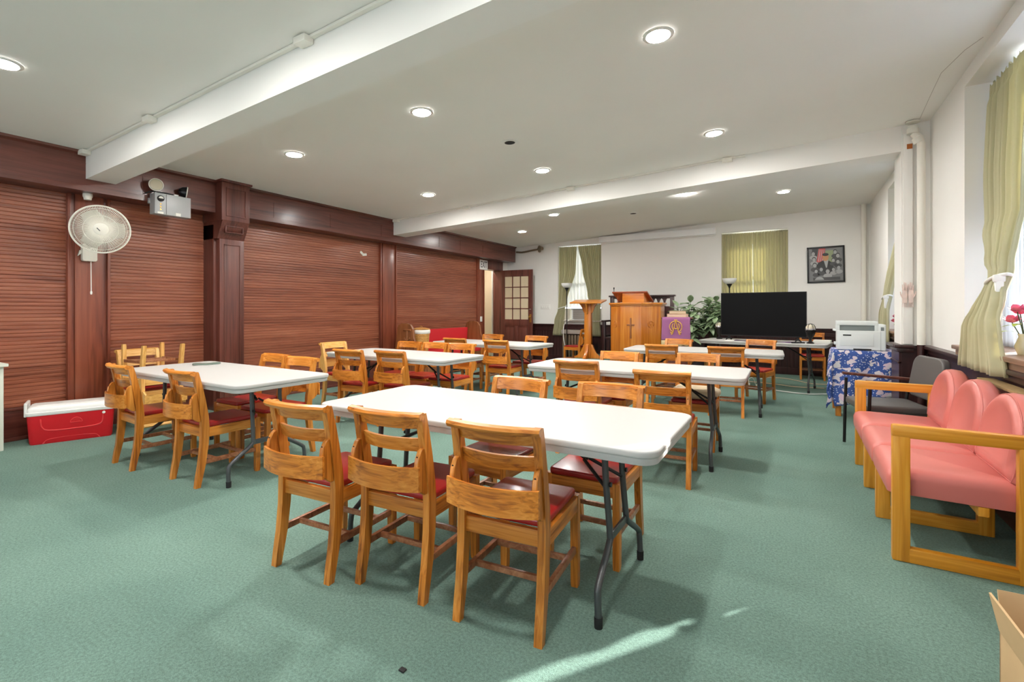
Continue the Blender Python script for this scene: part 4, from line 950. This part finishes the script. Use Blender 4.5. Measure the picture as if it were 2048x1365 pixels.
# radiators and air conditioner
ra = thing('radiator', 'cast iron radiator under the far window, behind the lectern', 'radiator', (0, 0, 0))
b = MB()
for i in range(9): b.box(-4.72+i*.075, -4.665+i*.075, 10.34, 10.50, .08, .66, .02, 2)
for x in (-4.69, -4.09): b.box(x-.02, x+.02, 10.37, 10.47, 0, .1)
obj('columns', b, M['radiator'], ra)
b = MB(); b.box(-4.73, -4.06, 10.31, 10.53, .675, .765, .01); obj('cover', b, M['radiator_top'], ra)
ac = thing('air_conditioner', 'white window air conditioner unit in the far window behind the lectern', 'air conditioner', (0, 0, 0))
b = MB(); b.box(-4.62, -4.02, 10.66, 10.88, .99, 1.27, .012); obj('case', b, M['appliance'], ac)
b = MB()
for i in range(14): b.box(-4.58, -4.20, 10.645, 10.665, 1.02+i*.0165, 1.028+i*.0165)
b.box(-4.18, -4.04, 10.65, 10.665, 1.03, 1.24, .003); obj('front_grille', b, M['radiator_top'], ac)
b = MB(); b.box(-4.62, -4.02, 10.648, 10.665, 1.245, 1.262); obj('air_vent', b, M['appliance_dk'], ac)
b = MB(); b.box(-4.01, -3.92, 10.80, 10.83, .99, 1.27); obj('side_panel', b, M['fan_white'], ac)
b = MB(); b.box(-4.90, -4.63, 10.80, 10.83, .99, 1.27); obj('side_panel', b, M['fan_white'], ac)
b = MB(); b.tube(smoothpath([(-4.55, 10.64, 1.01), (-4.58, 10.50, 1.0), (-4.62, 10.24, .9), (-4.63, 10.22, .6), (-4.57, 10.2, .3), (-4.6, 10.18, .006)]), .008, 8); tag(obj('extension_cord', b, M['cord_white']), 'white cord hanging down over the radiator from the air conditioner', 'cord')
# ------------------------------------------------------------------ framed print
pf = thing('framed_print', 'black framed group portrait in grey with a dark suited figure in its centre', 'picture', (.4925, YF-.001, 2.08), (0, radians(-1), 0))
b = MB(); w, h, fr = .293, .335, .028
for (x0, x1, z0, z1) in ((-w, -w+fr, -h, h), (w-fr, w, -h, h), (-w, w, h-fr, h), (-w, w, -h, -h+fr)): b.box(x0, x1, -.028, 0, z0, z1, .003)
obj('frame', b, M['black'], pf)
g = lambda v: mat('print_%d' % v, lin(v, v, v+1), .5)
PM = [g(128), mat('print_flag', lin(206, 92, 92), .5), g(60), mat('print_skin', lin(196, 142, 100), .5), g(172), g(70), mat('print_field', lin(150, 160, 126), .5), g(86)]
b = MB(); b.mi = 0; b.box(-w+fr, w-fr, -.006, -.001, -h+fr, h-fr)
def el(x, z, rx, rz, mi, y, n=16): b.mi = mi; b.prism([(x+rx*cos(2*pi*i/n), z+rz*sin(2*pi*i/n)) for i in range(n)], 'y', y-.0006, y)
b.mi = 6; b.box(.0, .12, -.0068, -.006, .02, .26); b.mi = 1; b.prism([(-.10, .30), (0, .30), (-.03, .02), (-.14, .06)], 'y', -.0072, -.006); b.mi = 5; b.prism([(-.21, .30), (-.11, .30), (-.13, .16), (-.2, .14)], 'y', -.0068, -.006)
b.mi = 4; 
for k in range(3): b.prism([(-.085+.03*k, .28), (-.075+.03*k, .28), (-.105+.03*k, .06), (-.115+.03*k, .07)], 'y', -.0078, -.0072)
b.mi = 2; b.prism([(-.14, .02), (-.05, .075), (.05, .07), (.12, .02), (.13, -.2), (-.15, -.2)], 'y', -.008, -.007); b.mi = 4; b.prism([(-.03, .08), (.045, .08), (.02, -.06), (.005, -.06)], 'y', -.0086, -.008)
el(.0, .135, .05, .07, 3, -.0092); el(.0, .185, .05, .028, 2, -.0098)
for (x, z, s_) in ((-.19, .21, 1), (-.18, .1, 1), (-.17, -.01, 1.1), (-.15, -.12, .95), (-.07, -.09, 1.), (.03, -.13, 1.15), (.15, .22, 1), (.19, .15, 1.05), (.12, .07, .9), (.19, .04, 1.), (.12, -.1, .9), (.2, -.07, 1.)):
    el(x, z-.07*s_, .06*s_, .04*s_, 7 if x*z > 0 else 4, -.0094); el(x, z+.01, .032*s_, .042*s_, 5, -.010); el(x, z, .026*s_, .034*s_, 4, -.0106)
b.mi = 7; b.box(-.2, .22, -.0112, -.0104, -.29, -.235); b.mi = 4; b.prism(arc(-.1, -.30, .075, 15, 165, 10), 'y', -.0118, -.011)
obj('print', b, PM, pf, smooth=False)
# ------------------------------------------------------------------ television and its table
tv = thing('television', 'large flat black television standing on the far white table', 'television', (-.46, 8.80, .7425), -6)
b = MB(); b.box(-.625, .625, -.02, .03, .065, .785, .006); b.box(-.35, .35, .03, .065, .12, .45, .01); obj('case', b, M['black'], tv)
b = MB(); b.box(-.617, .617, -.0215, -.0195, .082, .777); obj('screen', b, M['screen'], tv)
for sx in (-1, 1):
    b = MB(); x = sx*.50
    b.tube([(x, 0, .085), (x, -.02, .045), (x-.01, -.16, .008)], .010, 8); b.tube([(x, 0, .085), (x, .02, .045), (x+.01, .14, .008)], .010, 8); b.tube([(x, -.02, .05), (x+.06, -.11, .008)], .008, 8); obj('stand_foot', b, M['black'], tv)
def lantern(label, x, y):
    t = thing('party_lantern', label, 'lamp', (x, y, .741), 0, 'small silver table lamps beside the television')
    b = MB(); b.lathe([(.001, 0), (.05, 0), (.05, .01), (.022, .03), (.018, .07), (.03, .09)], 20); obj('base', b, M['dark_metal'], t)
    b = MB(); b.lathe([(.03, .09), (.05, .13), (.064, .19), (.064, .20), (.05, .20), (.02, .11)], 20); obj('body', b, M['dark_metal'], t)
    b = MB(); b.lathe([(.066, .198), (.068, .205), (.068, .216), (.064, .222)], 20); obj('band', b, M['silver'], t)
    b = MB(); b.lathe([(.062, .222), (.056, .255), (.035, .28), (.001, .288)], 16); obj('dome', b, M['bulb_glass'], t)
    b = MB()
    for k in range(6):
        a = 2*pi*k/6; b.tube([(r*cos(a), r*sin(a), z) for r, z in ((.066, .20), (.062, .25), (.04, .285), (.0, .296))], .004, 5); b.tube([(r*cos(a), r*sin(a), z) for r, z in ((.03, .09), (.052, .13), (.066, .19))], .004, 5)
    obj('cage', b, M['black'], t)
lantern('dark caged lamp on the television table, right of the screen', .20, 8.40)
lantern('caged silver lamp on the television table, left of the screen', -1.12, 8.95)
b = MB(); b.surf(lambda s, t: (-.42+.84*s, -.09+.16*t, .004+.004*sin(11*s+3*t)), 20, 6); o = obj('table_runner', b, mat('dark_purple', lin(92, 60, 100), .85)); o.location = (-.42, 8.55, .744); o.rotation_euler = (0, 0, radians(-9)); sd = o.modifiers.new('t', 'SOLIDIFY'); sd.thickness = .004
tag(o, 'rumpled purple cloth on the table in front of the television', 'cloth')
b = MB(); b.box(-.09, .09, -.022, .022, 0, .018, .005); o = obj('remote_control', b, M['black']); o.location = (.04, 8.36, .741); o.rotation_euler = (0, 0, .3); tag(o, 'black remote control below the right part of the television', 'remote')
b = MB(); b.box(-.11, .11, -.08, .08, 0, .045, .004); o = obj('document_box', b, M['paper']); o.location = (.36, 8.62, .741); o.rotation_euler = (0, 0, -.15); tag(o, 'small white box at the right end of the television table', 'box')
b = MB(); b.box(-.10, .10, -.07, .07, 0, .004); o = obj('paper_sheet', b, M['paper']); o.location = (-.9, 8.62, .7405); o.rotation_euler = (0, 0, .3); tag(o, 'loose white paper sheet left on the television table', 'paper')
# floor cords and power strip
def cord(label, pts, m, r=.006):
    b = MB(); b.tube(smoothpath([(x, y, r+.001) for x, y in pts]), r, 6); tag(obj('extension_cord', b, m), label, 'cord', 'cords on the carpet under the television table')
cord('white cord on the carpet under the front of the television table', [(-.40, 8.45), (-.2, 8.36), (0, 8.27), (.2, 8.26), (.42, 8.4)], M['cord_white'], .008)
cord('beige cord running along the carpet near the far baseboard', [(-.9, 9.9), (-.5, 9.85), (-.2, 9.95), (.05, 9.70), (.25, 9.45), (.5, 9.5)], M['page'])
cord('beige cord on the carpet midway under the television table', [(-.7, 9.2), (-.3, 9.1), (0, 8.95), (.4, 9.0)], M['page'])
ps_ = thing('power_strip', 'white power strip with plugs on the carpet below the television table', 'power strip', (-.55, 8.42, 0), -20)
b = MB(); b.box(-.16, .16, -.028, .028, 0, .04, .006); obj('strip', b, M['white_plastic'], ps_)
for x in (-.09, .06):
    b = MB(); b.box(x-.02, x+.02, -.02, .02, .04, .085, .006); b.tube(smoothpath([(x, 0, .08), (x+.01, .01, .15), (x+.05, .05, .16), (x+.08, .1, .03)]), .004, 6); obj('plug', b, M['fan_white'], ps_)
# ------------------------------------------------------------------ printer table
pt = thing('small_table', 'small oak table hidden under the blue printed cloth', 'table', (0, 0, 0))
b = MB(); b.box(.40, 1.10, 6.78, 7.36, .735, .76, .004); obj('tabletop', b, M['oak_h'], pt)
for x in (.44, 1.06):
    for y in (6.81, 7.32):
        b = MB(); b.box(x-.028, x+.028, y-.028, y+.028, 0, .735, .004); obj('leg', b, M['oak_v'], pt)
def clothfn(x0, x1, y0, y1, zt, drops, name='tablecloth'):
    b = MB(); nx, ny = 44, 36; fl, fr = .36, .16; fb = .58
    def fn(s, t):
        X = x0-fl+(x1-x0+fl+fr)*s; Y = y0-fb+(y1-y0+fb)*t
        x = max(min(X, x1), x0); y = max(Y, y0); dx = x-X; dxr = X-x; dy = y0-min(Y, y0)
        zz = zt; rx = max(0, dx); rr = max(0, dxr)
        px, py = x, y
        drop = max(rx, rr, dy) if not (rx > 0 and dy > 0) else (rx**2+dy**2)**.5
        if rx > 0: px = x0-.012-.08*rx-.012*sin(26*Y+8*rx)*min(1, rx*6)
        if rr > 0: px = x1+.012+.02*rr
        if dy > 0: py = y0-.012-.05*dy-.014*sin(22*X+5*dy)*min(1, dy*5)
        if rx > 0 and dy > 0: px -= .03*min(rx, dy)*3; py -= .03*min(rx, dy)*3
        zz = zt-drop*(1 if not (dy > 0 and rx == 0) else (.78+.35*max(0, 1-(x-x0)/(x1-x0))))
        return (px, py, max(.09, zz+.004))
    b.surf(fn, nx, ny); return b
b = clothfn(.40, 1.10, 6.78, 7.30, .766, None); o = obj('tablecloth', b, M['blue_print'], ang=180); sd = o.modifiers.new('t', 'SOLIDIFY'); sd.thickness = .003; sd.offset = 1
tag(o, 'blue printed cloth with white animals draped over the table under the printer', 'tablecloth')
pr = thing('printer', 'bulky white multifunction printer on the blue printed cloth', 'printer', (.665, 7.03, .776), -2)
b = MB(); b.box(-.23, .19, -.19, .19, .0, .225, .012, 3); b.box(.16, .235, -.185, .19, .0, .30, .014, 3); obj('body', b, M['appliance'], pr)
b = MB(); b.box(-.235, .165, -.18, .19, .285, .335, .012, 3); b.box(-.235, -.20, -.18, .19, .22, .29, .006); b.box(.13, .165, -.18, .19, .22, .29, .006); obj('scanner_lid', b, M['appliance'], pr)
b = MB(); b.box(-.20, .13, -.165, .18, .226, .284); obj('output_tray', b, M['appliance_dk'], pr)
b = MB(); b.box(-.17, -.09, -.1965, -.194, .165, .18, .001); b.box(-.07, .10, -.1925, -.189, .0, .018, .001); obj('slot', b, M['black'], pr)
b = MB(); b.box(-.20, .12, -.1945, -.189, .05, .195, .002); obj('front_cover', b, M['appliance'], pr)
b = MB(); b.box(.185, .215, -.188, -.182, .23, .27, .002); obj('display', b, M['appliance_dk'], pr)
b = MB(); b.box(-.30, -.232, -.10, .10, .13, .15, .004, M=Matrix.Translation((0, 0, .03))@Matrix.Rotation(radians(12), 4, 'Y')); b.box(-.255, -.23, -.06, .06, .05, .08, .006); obj('side_tray', b, M['appliance'], pr)
# ------------------------------------------------------------------ dark armchair
ar = thing('armchair', 'dark grey vinyl armchair with wooden arms between sofa and printer table', 'armchair', (.705, 5.18, 0), 102)
# local: +y front, x right
b = MB(); b.prism(rrect(-.235, .235, -.20, .27, .05, 5), 'z', .40, .46, .018, 3); obj('seat', b, M['grey_vinyl'], ar)
b = MB(); Qb = Matrix.Translation((0, -.235, .50))@Matrix.Rotation(radians(10), 4, 'X'); b.prism(rrect(-.25, .25, .0, .355, .09, 6), 'y', -.03, .03, .018, 3, M=Qb); obj('backrest', b, M['grey_vinyl'], ar)
for sx in (-1, 1):
    b = MB(); x = sx*.285; b.tube(smoothpath([(x, .255, .02), (x, .25, .3), (x, .24, .62)]), .0125, 10); b.tube(smoothpath([(x, -.24, .02), (x, -.22, .4), (x, -.25, .61)]), .0125, 10)
    b.tube([(x, .25, .40), (x, -.22, .40)], .010, 8); b.tube([(x, .2, .40), (sx*.2, .2, .395)], .009, 8); b.tube([(x, -.2, .40), (sx*.2, -.2, .395)], .009, 8); b.tube([(x, -.24, .55), (sx*.2, -.262, .55)], .009, 8); obj('side_frame', b, M['dark_metal'], ar)
    b = MB(); b.box(x-.025, x+.025, -.27, .27, .0, .025, .008, M=Matrix.Translation((0, 0, .63))@Matrix.Rotation(radians(4), 4, 'X')); obj('armrest', b, M['dark_wood_v'], ar)
# ------------------------------------------------------------------ pink sofa
so = thing('sofa', 'three seat pink vinyl sofa with oak sled arms along the right wall', 'sofa', (0, 0, 0))
def frame(y, top, legs, back=1.02):
    X0, X1, wd, t = .42, .945, .072, .022
    for (a, c) in ((X0, X0+wd), (X1-wd, X1)):
        b = MB(); b.box(a, c, y-t, y+t, 0.0, top, .008); obj('leg', b, M['sofa_v'], so)
    b = MB(); b.box(X0+.006, X1-.006, y-t+.001, y+t-.001, .0, .072, .008); obj('floor_rail', b, M['sofa_x'], so)
    b = MB()
    if legs: b.box(X0-.001, X1+.002, y-t-.001, y+t+.001, top-.062, top+.002, .010)
    else: b.box(X0+.006, X1-.006, y-t+.001, y+t-.001, top-.05, top-.002, .004)
    obj('armrest' if legs else 'seat_rail', b, M['sofa_x'], so)
SY = [3.053, 3.621, 4.188, 4.756]
frame(SY[0], .675, True); frame(SY[3], .675, True); frame(SY[1], .315, False); frame(SY[2], .315, False)
for i in range(3):
    y0, y1 = SY[i]+.025, SY[i+1]-.025
    if i == 0: y1 += .022
    if i == 1: y0 -= .022; y1 += .022
    if i == 2: y0 -= .022
    b = MB(); ym = (y0+y1)/2; R = []
    prof = [(.318, .02), (.322, .004), (.35, 0), (.40, 0), (.425, .008), (.440, .03), (.448, .07)]
    for z, ins in prof: R.append([(x, y, z-.012*(x-.43)) for x, y in rrect(.405+ins, .93-ins*.3, y0+ins*.6, y1-ins*.6, .03, 4)])
    b.rings(R); obj('seat_cushion', b, M['pink'], so)
    b = MB(); hw = (y1-y0)/2
    ol = [(-hw+.01, 0), (hw-.01, 0), (hw, .03), (hw, .12)]+[(hw*cos(a), .17+.235*sin(a)) for a in [pi*k/20 for k in range(0, 21)]]+[(-hw, .12), (-hw, .03)]
    R = []
    for xx, ins in ((-.055, .075), (-.068, .055), (-.062, .03), (-.045, .01), (-.02, 0), (.02, 0), (.045, .02), (.05, .06)):
        cy, cz_ = 0, .2
        R.append([(xx, y*(1-ins/hw), cz_+(z-cz_)*(1-ins/.2)) for y, z in ol])
    b.rings(R, M=Matrix.Translation((.912, ym, .428))@Matrix.Rotation(radians(9), 4, 'Y')); o = obj('back_cushion', b, M['pink'], so, ang=60)
    b = MB(); q = [(-.046, y*(1-.012/hw), .2+(z-.2)*(1-.012/.2)) for y, z in ol]; b.tube(q, .004, 6, True, M=Matrix.Translation((.912, ym, .428))@Matrix.Rotation(radians(9), 4, 'Y')); obj('piping', b, M['pink'], o)
b = MB(); b.box(.75, .79, SY[0]+.03, SY[3]-.03, .27, .315, .004); b.box(.99, 1.01, SY[0]+.03, SY[3]-.03, .5, .56, .004); obj('back_rail', b, M['sofa_v'], so)
# tan radiator board under the near window
t = thing('radiator_cover', 'tan topped radiator cover between the pink sofa and the window', 'radiator cover', (0, 0, 0))
b = MB(); b.box(1.065, 1.118, 2.2, 4.25, 0.0, .785, .004); obj('front_panel', b, M['dark_wood_y'], t)
b = MB(); b.box(1.035, 1.119, 2.15, 4.29, .785, .803, .004); obj('top_board', b, M['tan_board'], t)
# flowers on the sills
def flowers(label, x, y, z, seed, n, h):
    rd = random.Random(seed); t = thing('flower_vase', label, 'flowers', (x, y, z), 0, 'pink artificial flowers on window sills')
    b = MB(); b.lathe([(.001, 0), (.035, 0), (.05, .05), (.03, .11), (.035, .13), (.03, .13)], 18); obj('vase', b, M['bulb_glass'], t)
    sb = MB(); lb = MB()
    for k in range(n):
        a = 2*pi*k/n+rd.uniform(-.2, .2); r = rd.uniform(.02, .085); hh = h*rd.uniform(.6, 1); c = Vector((r*cos(a), r*sin(a), hh))
        sb.tube([(0, 0, .05), (c.x*.4, c.y*.4, hh*.6), c], .003, 5)
        la = a+.6; d = Vector((cos(la), sin(la), .4)); sd = Vector((-sin(la), cos(la), 0)); p0 = c*.7
        lb.surf(lambda s, u, p0=p0, d=d, sd=sd: p0+d*(.10*u)+sd*((s-.5)*.04*sin(pi*(.05+.93*u)))-Vector((0, 0, .05*u*u)), 2, 5)
        b = MB()
        for j in range(9):
            pa = 2*pi*j/9+.5*(j % 2); tilt_ = .35+.55*(j % 3)/2
            d = Vector((cos(pa)*cos(tilt_), sin(pa)*cos(tilt_), sin(tilt_))); sd = Vector((-sin(pa), cos(pa), 0)); 
            b.surf(lambda s, u, d=d, sd=sd: c+d*(.045*u)+sd*((s-.5)*.05*sin(pi*(.1+.8*u)))+Vector((0, 0, .012*u*u)), 3, 4)
        obj('bloom', b, M['petal'], t, ang=180)
    obj('stems', sb, M['stem'], t); o = obj('leaves', lb, M['leaf_bright'], t, ang=180)
flowers('pink flowers in a vase on the near right window sill', 1.235, 4.19, .969, 2, 7, .30)
flowers('pink flowers in a vase on the window sill behind the printer', 1.21, 8.16, .969, 5, 5, .17)
# carton at the bottom right
cx = thing('cardboard_box', 'open cardboard box with raised flaps at the bottom right picture corner', 'box', (.74, 1.80, 0), 2)
b = MB(); x0, x1, y0, y1, h = -.21, .21, -.17, .17, .30
for (a, c, d, e) in ((x0, x1, y0, y0+.006), (x0, x1, y1-.006, y1), (x0, x0+.006, y0, y1), (x1-.006, x1, y0, y1)): b.box(a, c, d, e, 0, h)
b.box(x0, x1, y0, y1, 0, .006); obj('carton_body', b, M['cardboard'], cx)
for (p, ax, an) in (((0, y1, h), 'X', -18), ((0, y0, h), 'X', 40), ((x0, 0, h), 'Y', -12), ((x1, 0, h), 'Y', 40)):
    b = MB()
    if ax == 'X': b.box(x0+.005, x1-.005, -.003, .003, 0, .11)
    else: b.box(-.003, .003, y0+.005, y1-.005, 0, .11)
    o = obj('flap', b, M['cardboard'], cx); o.location = p; o.rotation_euler = (radians(an), 0, 0) if ax == 'X' else (0, radians(an), 0)
# specks of litter on the carpet
b = MB(); b.box(-.012, .012, -.009, .009, 0, .006, .002); o = obj('lint', b, M['rubber']); o.location = (-1.17, 1.24, 0); tag(o, 'small dark scrap of lint on the open carpet in the foreground', 'lint')

# ------------------------------------------------------------------ light
w = bpy.data.worlds.new('World'); SC.world = w; w.use_nodes = True
bg = w.node_tree.nodes['Background']; bg.inputs['Color'].default_value = (.86, .93, 1, 1); bg.inputs['Strength'].default_value = 5.0
def portal(name, loc, rot, sx, sy):
    l = bpy.data.lights.new(name, 'AREA'); l.shape = 'RECTANGLE'; l.size = sx; l.size_y = sy; l.cycles.is_portal = True
    o = bpy.data.objects.new(name, l); COL.objects.link(o); o.location = loc; o.rotation_euler = rot
for (x0, x1, z1) in ((-5.0, -3.5, 2.3), (-1.9, -.4, 2.4)): portal('window_portal', ((x0+x1)/2, YB-.22, (.9+z1)/2), (pi/2, 0, 0), x1-x0, z1-.9)
for (a, c, z0, z1) in (W1, W2): portal('window_portal', ((a+c)/2, YF+.33, (z0+z1)/2), (-pi/2, 0, 0), c-a, z1-z0)
for (a, c, z0, z1) in WR: portal('window_portal', (XR+.33, (a+c)/2, (z0+z1)/2), (0, pi/2, 0), z1-z0, c-a)
sl = bpy.data.lights.new('sun', 'SUN'); sl.energy = 14; sl.angle = radians(.5); sl.color = (1, .97, .9)
so_ = bpy.data.objects.new('sun', sl); COL.objects.link(so_)
so_.rotation_euler = Vector((-.573, -.82, -.466)).to_track_quat('-Z', 'Y').to_euler()

# ------------------------------------------------------------------ camera
cd = bpy.data.cameras.new('camera'); cam = bpy.data.objects.new('camera', cd); COL.objects.link(cam)
cd.sensor_width = 36; cd.lens = 960/2048*36; cd.shift_y = -(682.5-618.7)/2048; cd.clip_start = .05
cam.location = (0, 0, 1.253); cam.rotation_euler = (pi/2, 0, radians(30.5)); SC.camera = cam
vs = SC.view_settings; vs.view_transform = 'Standard'; vs.look = 'None'; vs.exposure = 0.6; vs.gamma = 1; vs.use_curve_mapping = False
SC.cycles.use_denoising = True; SC.cycles.max_bounces = 10; SC.cycles.diffuse_bounces = 6; SC.cycles.sample_clamp_indirect = 6
